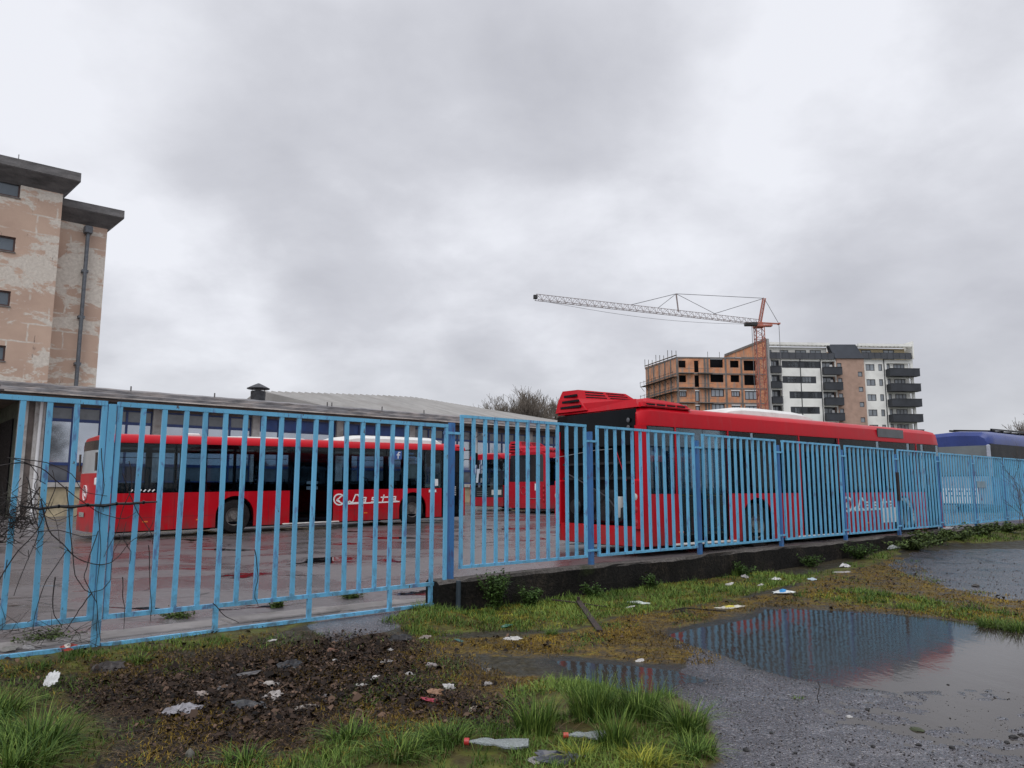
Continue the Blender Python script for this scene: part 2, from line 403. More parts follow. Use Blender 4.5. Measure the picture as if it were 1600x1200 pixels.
def ground_height(P):
    x, y = P[:, 0], P[:, 1]; d = -fence_side(x, y)                 # metres in front of the fence plane
    s = (x - FP[0]) * fu[0] + (y - FP[1]) * fu[1]
    h = .012 * vnoise(P, .8, 3) + .006 * vnoise(P, 5, 5)
    pd = np.full(len(P), -9.)
    nz = .10 * vnoise(P, 2.2, 21, 4) + .05 * vnoise(P, 9, 22, 2)
    for q in PUDDLES: pd = np.maximum(pd, sdist(P, q) + nz)
    h = h - .028 * sm(pd, -.10, .16) + .008 * sm(-pd, 0, .4)
    # asphalt at the right is nearly level with the water: a broken film lies over it
    sh = np.maximum(sdist(P, SHALLOW[0]) + .35 * vnoise(P, 1.3, 26, 3), np.maximum(sdist(P, SHALLOW[2]), sdist(P, SHALLOW[3])) * 2.5 + .25 * vnoise(P, 4, 29, 3) - .1)
    fn = .015 * vnoise(P, 11, 27, 2) + .009 * vnoise(P, 2.6, 28, 3)
    k = sm(sh, -.25, .9); h = h * (1 - .75 * k) + k * (-.0140 + fn - .006 * sm(x, 1.5, 5) + .004 * sm(y, 6, 4.3))
    h = h - .028 * sm(pd, -.10, .16) * k * .6
    # soil heap
    so = sdist(P, SOIL) + .25 * vnoise(P, 1.5, 8)
    h += sm(so, -.1, .6) * (.015 + .05 * vnoise(P, 2.2, 31, 4) + .03 * vnoise(P, 12, 33, 3))
    gr = np.full(len(P), -9.)
    for q in GRASS: gr = np.maximum(gr, sdist(P, q) + .25 * vnoise(P, 1.8, 44, 3))
    h += sm(gr, -.1, .35) * (.02 + .04 * vnoise(P, 3, 50, 3))
    # up to the level of the gate sill, and up to the wall farther along
    g = sm(s, .3, -.3); h += g * .10 * sm(d, 1.3, .2)
    h += .20 * sm(y, 13, 22) + .08 * sm(s, 8, 16) * sm(d, 1.0, .2)
    return h, pd, so, gr

def build_ground():
    ys = [-3.]; 
    while ys[-1] < 3.5: ys.append(ys[-1] + .25)
    while ys[-1] < 40: ys.append(ys[-1] + max(.03, .0042 * ys[-1]))
    ys = np.array(ys); 
    xs = np.concatenate([np.arange(-14, -7, .12), np.arange(-7, 12, .035), np.arange(12, 40, .09)])
    X, Y = np.meshgrid(xs, ys); P = np.stack([X.ravel(), Y.ravel()], 1)
    keep = fence_side(P[:, 0], P[:, 1]) < .06
    h, pd, so, gr = ground_height(P)
    asp = np.full(len(P), -9.)
    for q in ASPH: asp = np.maximum(asp, sdist(P, q) + .45 * vnoise(P, 2.6, 61, 4))
    ap = sdist(P, APRON) + .12 * vnoise(P, 3, 62)
    mo = np.full(len(P), -9.)
    for q in MOSS: mo = np.maximum(mo, sdist(P, q) + .3 * vnoise(P, 1.6, 63, 3))
    h = h * 1.0
    V = np.stack([P[:, 0], P[:, 1], h], 1)
    nx, ny = len(xs), len(ys); i = np.arange(nx * ny).reshape(ny, nx)
    Fq = np.stack([i[:-1, :-1].ravel(), i[:-1, 1:].ravel(), i[1:, 1:].ravel(), i[1:, :-1].ravel()], 1)
    Fq = Fq[keep[Fq].all(1)]
    used = np.unique(Fq); mp = np.full(len(P), -1); mp[used] = np.arange(len(used)); Fq = mp[Fq]
    A = {'grass': sm(gr, -.12, .15), 'soil': sm(so, -.12, .18), 'asphalt': np.maximum(sm(asp, -.05, .08), sm(ap, -.04, .06)), 'moss': sm(mo, -.2, .2), 'wet': sm(pd, -.30, .0)}
    A = {k: v[used] for k, v in A.items()}
    # material
    t = NT('muddy_ground')
    g, so_, asf, mo_, wt = (t.attr(k) for k in ('grass', 'soil', 'asphalt', 'moss', 'wet'))
    fine = t.noise(26, 6, .7); mid = t.noise(5, 6, .65, .4); grit = t.noise(90, 3, .7)
    mud = t.ramp(fine, (.3, (.013, .011, .007)), (.55, (.042, .035, .020)), (.75, (.10, .085, .055)))
    soil = t.ramp(fine, (.32, (.012, .008, .006)), (.52, (.042, .028, .019)), (.70, (.12, .08, .05)))
    green = t.ramp(mid, (.3, (.035, .026, .012)), (.48, (.07, .060, .018)), (.6, (.10, .11, .022)), (.75, (.15, .15, .03)))
    moss = t.ramp(mid, (.32, (.035, .026, .010)), (.46, (.11, .070, .016)), (.58, (.20, .13, .022)), (.72, (.15, .17, .03)))
    moss = t.mix(t.ramp(fine, (.40, .85), (.6, 0)), moss, (.018, .014, .009))
    peb = t.vor(85, 'F1', out='Color'); pb = t.N.new('ShaderNodeSeparateColor'); t.L.new(peb, pb.inputs[0])
    asph = t.ramp(pb.outputs[0], (.0, (.030, .028, .032)), (.6, (.075, .069, .078)), (.92, (.14, .13, .145)), (.99, (.28, .27, .28)))
    asph = t.mix(t.ramp(mid, (.35, 0), (.7, .6)), asph, (.050, .046, .051))
    c = mud
    def thr(a, lo=.35, hi=.65, amp=.5): return t.ramp(t.math('ADD', a, t.math('MULTIPLY', t.math('SUBTRACT', mid, .5), amp)), (lo, 0), (hi, 1))
    mM, mG, mS, mA = thr(mo_), thr(g), thr(so_), thr(asf, .45, .6, .25)
    c = t.mix(mM, c, moss); c = t.mix(mG, c, green); c = t.mix(mS, c, soil)
    mA2 = t.math('MULTIPLY', mA, t.math('SUBTRACT', 1.0, t.math('MULTIPLY', mG, .9)))
    c = t.mix(mA2, c, asph)
    c = t.mix(t.math('MULTIPLY', wt, .6), c, (.014, .012, .010))
    film = t.ramp(t.noise(1.6, 5, .6, .3), (.40, 0), (.62, 1))
    r_as = t.ramp(film, (0, .24), (1, .09)); r_mud = t.ramp(mid, (.35, .25), (.6, .75))
    rg = t.mix(mA2, t.mix(t.math('MAXIMUM', mG, mS), t.mix(wt, r_mud, .12), t.ramp(fine, (.3, .45), (.7, .9))), r_as)
    t.base(c, rg); t.put(t.ramp(mA2, (0, .14), (1, .5)), t.b.inputs['Specular IOR Level'])
    hh = t.math('ADD', t.math('MULTIPLY', grit, .5), t.math('MULTIPLY', fine, 1.3))
    hh = t.mix(mA2, hh, t.math('MULTIPLY', t.math('ADD', t.vor(75), t.math('MULTIPLY', grit, .6)), t.ramp(film, (0, .75), (1, .22))))
    t.bump(hh, .5, .014)
    o = np_mesh('ground', V[used], Fq, t.m, attr=A, smooth=True); tag(o, kind='structure')
    return o
build_ground()

# water lying in the hollows: one level sheet, the ground rises through it
def build_water():
    t = NT('puddle_water')
    n = t.noise(3.2, 4, .6, .5, (1, .35, 1)); n2 = t.noise(26, 3, .6, 0, (1, .5, 1))
    t.base((.046, .038, .032), .05); t.b.inputs['IOR'].default_value = 1.30; t.b.inputs['Specular IOR Level'].default_value = .5
    t.bump(t.math('ADD', n, t.math('MULTIPLY', n2, .22)), .12, .02)
    mb = MB(); mb.poly([(-2.2, 4.2, -.010), (16, 4.2, -.010), (16, 14, -.010), (9.3, 14, -.010), (-2.2, 7.6, -.010)])
    tag(mb.build('puddle_water', t.m), kind='structure')
build_water()

def build_far_ground():
    t = NT('far_field'); n = t.noise(.05, 6)
    t.base(t.ramp(n, (.35, (.035, .045, .02)), (.65, (.07, .065, .045))), .9)
    mb = MB(); mb.poly([(-2500, -600, -.35), (2500, -600, -.35), (2500, 3500, -.35), (-2500, 3500, -.35)])
    tag(mb.build('far_ground', t.m), kind='structure')
    # the yard behind the fence
    ss = np.concatenate([np.arange(-14, 30, .35), np.arange(30, 90, 3.)]); ww = np.concatenate([np.arange(.0, 12, .35), np.arange(12, 90, 1.5)])
    S, W = np.meshgrid(ss, ww); x = FP[0] + fu[0] * S + fv[0] * W; y = FP[1] + fu[1] * S + fv[1] * W
    P = np.stack([x.ravel(), y.ravel()], 1)
    z = yard_z(P[:, 0], P[:, 1]) + .012 * vnoise(P, .5, 90) - .035 * sm(W.ravel(), 0.5, 0)
    nx, ny = len(ss), len(ww); i = np.arange(nx * ny).reshape(ny, nx)
    Fq = np.stack([i[:-1, :-1].ravel(), i[:-1, 1:].ravel(), i[1:, 1:].ravel(), i[1:, :-1].ravel()], 1)
    t = NT('wet_yard_asphalt')
    mid = t.noise(.55, 6, .62, .5); fine = t.noise(14, 6, .7); peb = t.noise(60, 3, .7)
    c = t.ramp(fine, (.3, (.072, .063, .065)), (.7, (.150, .134, .136)))
    c = t.mix(t.ramp(mid, (.4, 0), (.6, .5)), c, (.065, .056, .06))
    cr = t.vor(.7, 'DISTANCE_TO_EDGE', (1, 2.6, 1)); wob = t.noise(3, 4, .6)
    crk = t.math('MULTIPLY', t.ramp(t.math('ADD', cr, t.math('MULTIPLY', t.math('SUBTRACT', wob, .5), .10)), (.0, 1), (.02, 0)), t.ramp(t.noise(.35, 2), (.45, 0), (.55, 1)))
    c = t.mix(crk, c, (.008, .007, .007))
    film = t.ramp(mid, (.42, 0), (.56, 1))
    pud = t.ramp(t.noise(.42, 5, .6, .6, (1, 1.6, 1)), (.60, 0), (.63, 1))
    c = t.mix(pud, c, (.012, .011, .012))
    t.base(c, t.mix(pud, t.ramp(film, (0, .42), (1, .20)), .03))
    t.bump(t.math('MULTIPLY', t.math('ADD', fine, t.math('MULTIPLY', peb, .5)), t.ramp(pud, (0, 1), (1, .04))), .4, .010)
    tag(np_mesh('yard_asphalt', np.stack([P[:, 0], P[:, 1], z], 1), Fq, t.m, smooth=True), kind='structure')
    # worn concrete strip behind the gate
    m = pm('worn_concrete', (.22, .20, .19), .6, .3, 2.5, .5, 30, .01, dirt=((.07, .06, .05), .6))
    mb = MB()
    for k in range(7):
        a = -8.6 + k * 1.25 * 1.0; b = a + 1.235
        if k == 6: b = .6
        mb.bbox(a, b, .34, .72 + .02 * math.sin(k * 2), .02, .135 + .006 * math.sin(k * 3), .012)
    o = mb.build('concrete_strip', m); o.location = (FP[0], FP[1], 0); o.rotation_euler = (0, 0, FROT); tag(o, kind='structure')
build_far_ground()

# ---------------------------------------------------------------- fence, gate, wall
def build_fence():
    f = thing('metal_fence', 'long pale blue slatted metal fence on dark posts standing on a low concrete wall', 'fence', (FP[0], FP[1], 0), FROT)
    posts = [.17, 2.67, 5.30, 7.90, 10.5, 13.2, 15.78, 18.33, 20.9, 23.45, 26.0, 28.6, 31.2]
    for i, s in enumerate(posts):
        top = 2.30 + .012 * math.sin(i * 2.3)
        mb = MB(); mb.box(s - .032, s + .032, .0, .064, .38 if i else .35, top); 
        mb.build('post', M_POST, f)
        MB().box(s - .14, s + .14, -.012, .012, 2.155, 2.185).build('bracket', M_FENCE, f)
        if i: MB().box(s - .14, s + .14, -.012, .012, .60, .63).build('bracket', M_FENCE, f)
    for i in range(len(posts) - 1):
        a, b = posts[i] + .115, posts[i + 1] - .115
        mb = MB(); zt, zb = 2.405, .52; tw = .006 * math.sin(i * 1.7)
        mb.box(a, b, -.02, .02, zt - .036, zt); mb.box(a, b, -.02, .02, zb, zb + .036)
        n = 13
        for k in range(n):
            x = a + .021 + (b - a - .042) * k / (n - 1); j = (0 if k in (0, n - 1) else random.uniform(-.008, .008))
            mb.loft([[(x - .021 + j, -.016, zb + .030), (x + .021 + j, -.016, zb + .030), (x + .021 + j, .016, zb + .030), (x - .021 + j, .016, zb + .030)],
                     [(x - .021 - j, -.016 + tw, zt - .032), (x + .021 - j, -.016 + tw, zt - .032), (x + .021 - j, .016 + tw, zt - .032), (x - .021 - j, .016 + tw, zt - .032)]])
        mb.build('slat_panel', M_FENCE, f)
    # rusty bare stretch half way up the sixth post, grey patch plates farther on
    rust = pm('rusty_steel', (.022, .010, .010), .8, .4, 12)
    MB().box(13.2 - .05, 13.2 + .05, -.03, .07, 1.20, 1.86).build('rusty_sleeve', rust, f)
    MB().box(18.45, 19.15, -.032, -.024, 1.50, 1.68).build('patch_plate', pm('grey_blue_plate', (.20, .29, .35), .5), f)
    mb = MB(); mb.tube([(.17, -.135, -.05), (.17, -.14, .40)], .03, 8); mb.build('drain_pipe', pm('dark_pipe', (.03, .045, .06), .6), f)
build_fence()

def build_gate():
    def leaf(s0, s1, n, legs, label, stile_w=.042):
        f = thing('gate_leaf', label, 'gate', (FP[0], FP[1], 0), FROT, group='leaves of the blue gate')
        zt, zb = 2.275, .355
        mb = MB(); mb.box(s0, s1, -.02, .02, zt - .042, zt); mb.box(s0, s1, -.02, .02, zb, zb + .04)
        for k in range(n):
            x = s0 + .021 + (s1 - s0 - .042) * k / (n - 1); j = 0 if k in (0, n - 1) else random.uniform(-.010, .010)
            mb.loft([[(x - .021 + j, -.017, zb + .035), (x + .021 + j, -.017, zb + .035), (x + .021 + j, .015, zb + .035), (x - .021 + j, .015, zb + .035)],
                     [(x - .021 - j, -.017, zt - .037), (x + .021 - j, -.017, zt - .037), (x + .021 - j, .015, zt - .037), (x - .021 - j, .015, zt - .037)]])
        mb.build('slat_panel', M_FENCE, f)
        MB().box(s0, s1 - (.18 if s1 > 0 else 0), -.022, .022, .120, .155).build('bottom_rail', M_FENCE, f)
        for x in legs: MB().box(x - .022, x + .022, -.021, .017, .150, zb + .002).build('leg', M_FENCE, f)
        return f
    leaf(-3.635, .085, 20, [-2.65, -1.68, -.70, -.14], 'pale blue gate leaf on three short legs beside the end of the low wall')
    g = leaf(-8.6, -3.72, 24, [-4.9, -6.1, -7.3], 'pale blue gate leaf tangled with dry bramble, cut by the left edge')
    # stout meeting post
    MB().box(-3.712, -3.650, -.032, .034, .02, 2.25).build('meeting_post', M_FENCE, g)
build_gate()

def build_wall():
    m = NT('mossy_concrete')
    n = m.noise(2.2, 6, .7, .3, (1, 1, .5)); fine = m.noise(24, 5, .7)
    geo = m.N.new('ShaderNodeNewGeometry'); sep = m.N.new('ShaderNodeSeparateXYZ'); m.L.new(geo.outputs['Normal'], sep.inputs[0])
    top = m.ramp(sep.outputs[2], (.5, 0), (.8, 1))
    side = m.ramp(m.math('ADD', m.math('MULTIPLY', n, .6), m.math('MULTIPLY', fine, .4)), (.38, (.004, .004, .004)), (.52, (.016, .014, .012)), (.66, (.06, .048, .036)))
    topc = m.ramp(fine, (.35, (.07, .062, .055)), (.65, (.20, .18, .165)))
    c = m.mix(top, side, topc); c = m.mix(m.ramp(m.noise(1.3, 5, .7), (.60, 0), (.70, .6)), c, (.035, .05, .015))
    m.base(c, .85, spec=.2); m.bump(fine, 1.0, .06)
    mb = MB(); n = 130; rings = []
    for k in range(n + 1):
        x = -.10 + 34.0 * k / n; w = lambda a: .014 * math.sin(k * a + a * 7) + random.uniform(-.008, .008)
        c1 = .025 + random.uniform(0, .02); t = .41 + .008 * math.sin(k * .31)
        rings.append([(x, -.113 + w(1.3), -.35), (x, -.113 + w(.9), .15), (x, -.113 + w(.7), t - c1), (x, -.113 + c1, t + w(.5) * .5), (x, .12, t + w(.4) * .6), (x, .15, t - .03), (x, .15, -.35)])
    mb.loft(rings)
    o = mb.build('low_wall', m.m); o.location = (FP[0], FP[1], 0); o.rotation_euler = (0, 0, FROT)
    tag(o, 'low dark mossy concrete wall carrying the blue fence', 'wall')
build_wall()

# ---------------------------------------------------------------- buses
def arc(cx, cz, r, a0, a1, n=14): return [(cx + r * math.cos(R(a0 + (a1 - a0) * k / n)), cz + r * math.sin(R(a0 + (a1 - a0) * k / n))) for k in range(n + 1)]
LOGO = None
def logo_strokes(p0, ang, zb):
    """the white lettering on the flank: stroke points measured on the photo, turned into metres along the flank"""
    def C(px, py): s, z = online(px, py, p0, ang); return (s, z)
    S = []
    S.append([C(530.5 + 8.3 * math.cos(a), 780.5 + 8.3 * math.sin(a)) for a in [2 * math.pi * k / 22 for k in range(23)]])
    S += [[C(534, 775), C(526.5, 782), C(534, 786)], [C(527.5, 780), C(531, 783.5)]]
    S += [[C(546.5, 783), C(542.2, 785.8), C(548, 786.6), C(551, 785), C(556, 773), C(560, 773), C(561, 775.5)], [C(546.5, 783), C(551, 785.8), C(560, 785.3)]]
    S += [[C(566, 777.5), C(572.5, 777.5), C(571, 784.5), C(565, 784.5), C(565.6, 781), C(571.5, 781)]]
    S += [[C(588, 777.3), C(582.5, 777.5), C(581.8, 780.5), C(587, 781.2), C(586.3, 784.3), C(580.5, 784.4)]]
    S += [[C(600.5, 773.5), C(598, 783.8)], [C(596, 777), C(606.5, 776.6)]]
    S += [[C(612, 776.2), C(618.8, 776), C(617.5, 783.4), C(611.5, 783.6), C(612.2, 779.7), C(618, 779.6)]]
    S += [[C(544, 787.2), C(580, 785.6), C(624, 783.6)]]
    return S
def small_text(x0, z0, n, h, w):                                  # the tiny line under the name
    out = []
    for k in range(n):
        a = x0 + k * w * 1.35
        out += [[(a, z0), (a, z0 + h), (a + w, z0 + h * (.5 if k % 2 else 1))], [(a, z0 + h * .5), (a + w, z0 + h * .45)]]
    return out

def make_bus(name, label, p0, ang, z0, L=12.0, W=2.55, ry=0., rb=2.54, rt=2.76, belt=1.20, red=M_RED, doors=(), rear='hatch', ac=(7.05, 10.9), seats=True,
             text=None, pod=False, wheels=(3.45, 9.62), group='red city buses parked in the yard', glass=M_GLASSBUS, rear_bulge=.16, front='dark'):
    b = thing(name, label, 'bus', (p0[0], p0[1], z0), R(90 - ang), ry, group)
    sk = .20
    # --- lower flanks with wheel arches and door gaps (both sides), roof, corner pillars
    mb = MB(); mk = MB()
    gaps = sorted(doors)
    def flank(y0, y1, gaps, skirt=sk):
        segs = []; x = .02
        for a, c, *_ in gaps: segs.append((x, a)); x = c
        segs.append((x, L - .12))
        for a, c in segs:
            if c - a < .05: continue
            out = [(a, skirt)]
            for wx in wheels:
                if a < wx - .55 and wx + .55 < c: out += [(wx - .56, skirt)] + arc(wx, .52, .56, 180, 0) + [(wx + .56, skirt)]
            out += [(c, skirt), (c, belt), (a, belt)]
            mb.prism(out, y0, y1)
    flank(0, .045, gaps); flank(W - .045, W, [])
    # roof shell
    prof = [(.0, rb), (.0, rb + .04), (.035, rt - .10), (.11, rt - .02), (.28, rt + .03), (W / 2, rt + .06)]
    prof = prof + [(W - y, z) for y, z in reversed(prof[:-1])]
    roofx = [(0.0, .16), (.10, .05), (.3, 0), (L - .5, 0), (L - .2, .03), (L - .02, .14)]
    rings = [[(x, W / 2 + (y - W / 2) * (1 - i * .5), rb + (z - rb) * (1 - i * 1.6)) for y, z in prof] for x, i in roofx]
    mb.loft(rings)
    # corner pillars at the rear, red
    for y in (0., W - .16):
        q = [(.0, y + (.02 if y == 0 else .15)), (.13, y + (0 if y == 0 else .16)), (.13, y + (.16 if y == 0 else 0)), (-.035, y + (.16 if y == 0 else 0))]
        mb.prism(q, sk, rb + .002, 'z')
    body = mb.build('body', red, b, smooth=True)
    # --- black glazing band: pillars and header, window panes between them
    band = MB(); band.box(.13, L - .14, .03, .05, rb - .12, rb - .003); band.box(.13, L - .14, W - .05, W - .03, rb - .16, rb - .003)
    band.box(.13, L - .14, W - .07, W - .052, belt, belt + .28)
    xs = [.15]; 
    divs = {'hatch': [1.75, 3.4, 5.1, 6.6, 8.55, 10.1, 10.85, 11.7], }.get('hatch')
    wl = []; last = .16
    for d in divs:
        indoor = any(a - .02 <= last and d <= c + .02 for a, c, *_ in gaps)
        if not indoor: wl.append((last, d))
        last = d
    for x in [.16] + divs:
        band.box(x - .04, x + .04, .02, .055, belt - .01, rb - .1); band.box(x - .09, x + .09, W - .055, W - .02, belt - .01, rb - .1)
    band.box(0.16, L - .1, .06, W - .06, .26, .34)             # floor
    band.box(.2, L - .2, .07, W - .07, rb - .10, rb - .04)       # ceiling lining
    band.box(.2, 1.7, .12, W - .12, .34, 1.45)                   # engine housing under the back bench
    for x in (2.1, 4.6, 6.9, 8.9): band.tube([(x, .75, .34), (x, .75, rb - .1)], .018, 6)
    for wx in wheels:
        for yy in ((.07, .75), (W - .75, W - .07)): band.box(wx - .66, wx + .66, yy[0], yy[1], 1.03, 1.24)
        band.prism([(wx - .62, .3)] + arc(wx, .52, .62, 180, 0) + [(wx + .62, .3)], .36, .40)
    band.build('glazing_band', M_BLACK, b)
    for a, c in wl:
        w = MB().box(a + .01, c - .01, .008, .018, belt + .005, rb - .012).build('window', glass if c < 10.2 else M_GLASSBUS, b)
        MB().box(a + .10, c - .10, .004, .0075, rb - .40, rb - .385).build('vent_bar', M_BLACK, w)
    MB().box(.3, L - .3, W - .018, W - .008, belt + .005, rb - .012).build('window', glass, b)
    # --- doors
    for a, c, kind in gaps:
        fr = MB(); mid = (a + c) / 2
        for x in (a, mid - .03, c - .06): fr.box(x, x + .06, .03, .06, .30, rb - .01)
        for z in (.30, 1.32, rb - .09): fr.box(a + .001, c - .001, .028, .062, z, z + .07)
        d = fr.build('door', M_BLACK, b)
        for x0, x1 in ((a + .06, mid - .03), (mid + .03, c - .06)):
            MB().box(x0, x1, .04, .05, .36, rb - .08).build('door_glass', M_GLASSDK if kind != 'redlow' else glass, d)
            MB().tube([(x0 + .02, .09, 1.15), (x1 - .02, .09, 1.12), (x1 - .05, .09, .6)], .014, 6).build('handrail', M_YEL, d)
        if kind == 'papers':
            for x in (mid - .18, mid + .06): MB().box(x, x + .14, .034, .038, 1.22, 1.48).build('paper_notice', M_STICK, d)
        if kind in ('papers', 'redlow', 'step'):
            MB().bbox(a - .22, c + .18, -.07, .10, .185, .225, .01).build('step_plate', pm('dirty_white_step', (.62, .60, .57), .5, .2, 6), b)
    # --- inside
    if seats:
        sx = [2.0, 2.75, 4.3, 5.0, 5.75, 6.55, 7.3, 8.1] if not pod else [2.6, 4.4, 7.2, 8.1]
        for i, x in enumerate(sx):
            for y in (.28, W - .98):
                if y < 1 and any(a - .3 < x < c + .1 for a, c, *_ in gaps): continue
                s = MB(); s.bbox(x, x + .42, y, y + .42, .74, .84, .03); s.bbox(x - .09, x, y + .01, y + .41, .80, 1.42, .04)
                s.box(x + .1, x + .2, y + .15, y + .25, .34, .75)
                s.tube([(x - .05, y + .09, 1.40), (x - .06, y + .09, 1.55), (x - .06, y + .31, 1.55), (x - .05, y + .31, 1.40)], .02, 6)
                s.build('seat', M_SEAT, b, smooth=False)
    # --- wheels, outer side and far side
    for wx in wheels:
        for yc, sgn in ((.03, 1), (W - .03, -1)):
            P = [(.26, .0), (.30, -.01), (.44, -.0), (.478, .05), (.485, .15), (.478, .24), (.40, .28), (.0, .28)]
            P = [(r, a * sgn) for r, a in P]
            ty = MB().lathe([(.255, .16 * sgn), (.255, .02 * sgn)] + P, (wx, yc, .485)).build('tyre', M_RUBBER, b, smooth=True)
            rm = MB(); rm.lathe([(.0, .06 * sgn), (.09, .05 * sgn), (.10, .075 * sgn), (.17, .095 * sgn), (.215, .06 * sgn), (.25, .02 * sgn), (.268, .012 * sgn), (.268, .06 * sgn), (.2, .12 * sgn), (0, .13 * sgn)], (wx, yc, .485))
            for k in range(10):
                q = 2 * math.pi * k / 10; rm.box(wx + .13 * math.cos(q) - .012, wx + .13 * math.cos(q) + .012, min(yc + .05 * sgn, yc + .085 * sgn), max(yc + .05 * sgn, yc + .085 * sgn), .485 + .13 * math.sin(q) - .012, .485 + .13 * math.sin(q) + .012)
            rm.build('rim', M_RIM, ty, smooth=True)
    under = MB(); under.box(.15, L - .3, .12, W - .12, .16, .25); under.box(3.2, 3.7, .3, W - .3, .36, .60); under.build('chassis_shade', M_DARK, b)  # underbody; its black box is widened and lowered to deepen the shade beneath
    # --- small side marks
    for x in (.95, 2.35, 7.7):
        if not any(a < x < c for a, c, *_ in gaps): MB().box(x, x + .13, -.006, .001, .42, .455).build('side_reflector', M_ORANGE, b)
    seam = MB()
    for x in (1.75, 2.4, 4.45, 7.35, 8.2, 8.95, 10.3):
        if not any(a < x < c for a, c, *_ in gaps) and not any(abs(x - wx) < .6 for wx in wheels): seam.box(x, x + .008, -.0015, .001, sk + .01, belt - .01)
    for a, c in ((.1, 2.85), (6.7, 8.95)):
        if not any(a < g[0] < c for g in gaps): seam.box(a, c, -.0015, .001, .545, .552)
    seam.build('panel_seams', pm('seam_shadow', (.10, .01, .02), .6), b)
    return b

def bus_front(b, L, W, rb, rt, red, belt=1.2, bright=False):
    """windscreen, bumper, headlights, mirrors at local x = L"""
    # windscreen: curved glass from side to side
    def curve(y, z):  # outward bulge
        k = (y - W / 2) / (W / 2); return L - .14 + .26 * (1 - abs(k) ** 3.2) - .10 * sm(np.array(z), 1.0, rb + .1)
    nn = 14
    def panel(z0, z1, y0=0.02, y1=None, off=0., thick=.02, nz=6):
        y1 = W - .02 if y1 is None else y1
        V = []
        mb = MB()
        for j in range(nz + 1):
            z = z0 + (z1 - z0) * j / nz
            V.append([(float(curve(y0 + (y1 - y0) * i / nn, z)) + off, y0 + (y1 - y0) * i / nn, z) for i in range(nn + 1)])
        for j in range(nz):
            for i in range(nn):
                mb.poly([V[j][i], V[j][i + 1], V[j + 1][i + 1], V[j + 1][i]])
        back = [[(x - thick, y, z) for x, y, z in r] for r in V]
        mb.poly([V[0][i] for i in range(nn + 1)] + [back[0][i] for i in range(nn, -1, -1)])
        mb.poly([V[-1][i] for i in range(nn + 1)] + [back[-1][i] for i in range(nn, -1, -1)])
        return mb
    ws = panel(1.10, rb - .02).build('windscreen', glass_mat('windscreen_glass', (.6, .85, .85), .35) if 'wsg' not in MATS else MATS['wsg'], b, smooth=True)
    MATS['wsg'] = ws.data.materials[0]
    MB().box(L - .16, L - .08, .12, W - .12, rb - .42, rb - .10).build('destination_sign', M_BLACK, b)
    dash = MB(); dash.box(L - .75, L - .2, .1, W - .1, .34, 1.12); dash.bbox(L - 1.6, L - 1.15, W - .95, W - .45, .7, 1.75, .06); dash.build('dashboard', M_DARK, b)
    MB().tube([(L - .82 + .0, W - .7 + .2 * math.cos(q), 1.12 + .16 * math.sin(q)) for q in [2 * math.pi * k / 16 for k in range(17)]], .017, 6).build('steering_wheel', M_BLACK, b)
    panel(.62, 1.10, off=.004).build('front_panel', M_BLACK if bright is False else pm('grille_black', (.012, .012, .014), .35), b, smooth=True)
    panel(.20, .62, off=.02, thick=.2).build('front_bumper', red, b, smooth=True)
    panel(rb - .02, rb + .14, off=.0, thick=.25).build('front_brow', red, b, smooth=True)
    for y0, y1 in ((.10, .62), (W - .62, W - .10)):
        h = panel(.74, .98, y0, y1, off=.012, nz=2).build('headlight', M_LAMPG, b, smooth=True)
    for k in range(3): panel(.70 + k * .09, .715 + k * .09, .85, W - .85, off=.016, nz=1).build('grille_bar', M_GREYM, b)
    for y, sg in ((-.22, -1), (W + .22, 1)):
        m = MB(); yb = 0.05 if sg < 0 else W - .05
        m.tube([(L - .05, yb, rb + .02), (L + .18, yb + sg * .12, rb + .03), (L + .22, y, rb - .10)], .022, 6); m.bbox(L + .17, L + .27, y - .10, y + .10, rb - .52, rb - .08, .04)
        m.build('mirror', M_BLACK, b, smooth=True)

def rear_shape(W, b, z0, z1, y0, y1, bulge, off=0., n=12, thick=.03, tilt=0.):
    """curved panel across the tail at local x < 0"""
    mb = MB(); nz = 4; V = []
    for j in range(nz + 1):
        z = z0 + (z1 - z0) * j / nz
        row = []
        for i in range(n + 1):
            y = y0 + (y1 - y0) * i / n; k = (y - W / 2) / (W / 2)
            row.append((-bulge * (1 - abs(k) ** 3) - off + tilt * (z - z0), y, z))
        V.append(row)
    for j in range(nz):
        for i in range(n): mb.poly([V[j][i], V[j + 1][i], V[j + 1][i + 1], V[j][i + 1]])
    for r in (V[0], V[-1]): mb.poly(r + [(x + thick, y, z) for x, y, z in reversed(r)])
    for c in (0, -1):
        e = [r[c] for r in V]; mb.poly(e + [(x + thick, y, z) for x, y, z in reversed(e)])
    return mb

def mark_strokes(b, S, w, name='lettering', mat=M_STICK, y=-.002):
    mb = MB()
    for st in S: mb.ribbon(st, w, y, .003)
    return mb.build(name, mat, b)

# --- bus nearest the depot, seen from its boarding side
P1, A1 = (-10.6, 19.9), 48.5
Z1 = .145
b1 = make_bus('city_bus', 'bright red single-deck bus with white lettering parked by the long depot, behind the gate', P1, A1, Z1, ry=-R(.75),
              doors=[(5.12, 6.60, 'papers'), (10.83, 11.68, 'front')])
Sx = [[(x, z - Z1 - x * math.tan(R(.75))) for x, z in st] for st in logo_strokes(P1, A1, Z1)]
mark_strokes(b1, Sx, .042)
mark_strokes(b1, small_text(8.72, .76, 6, .05, .035), .012, 'small_lettering')
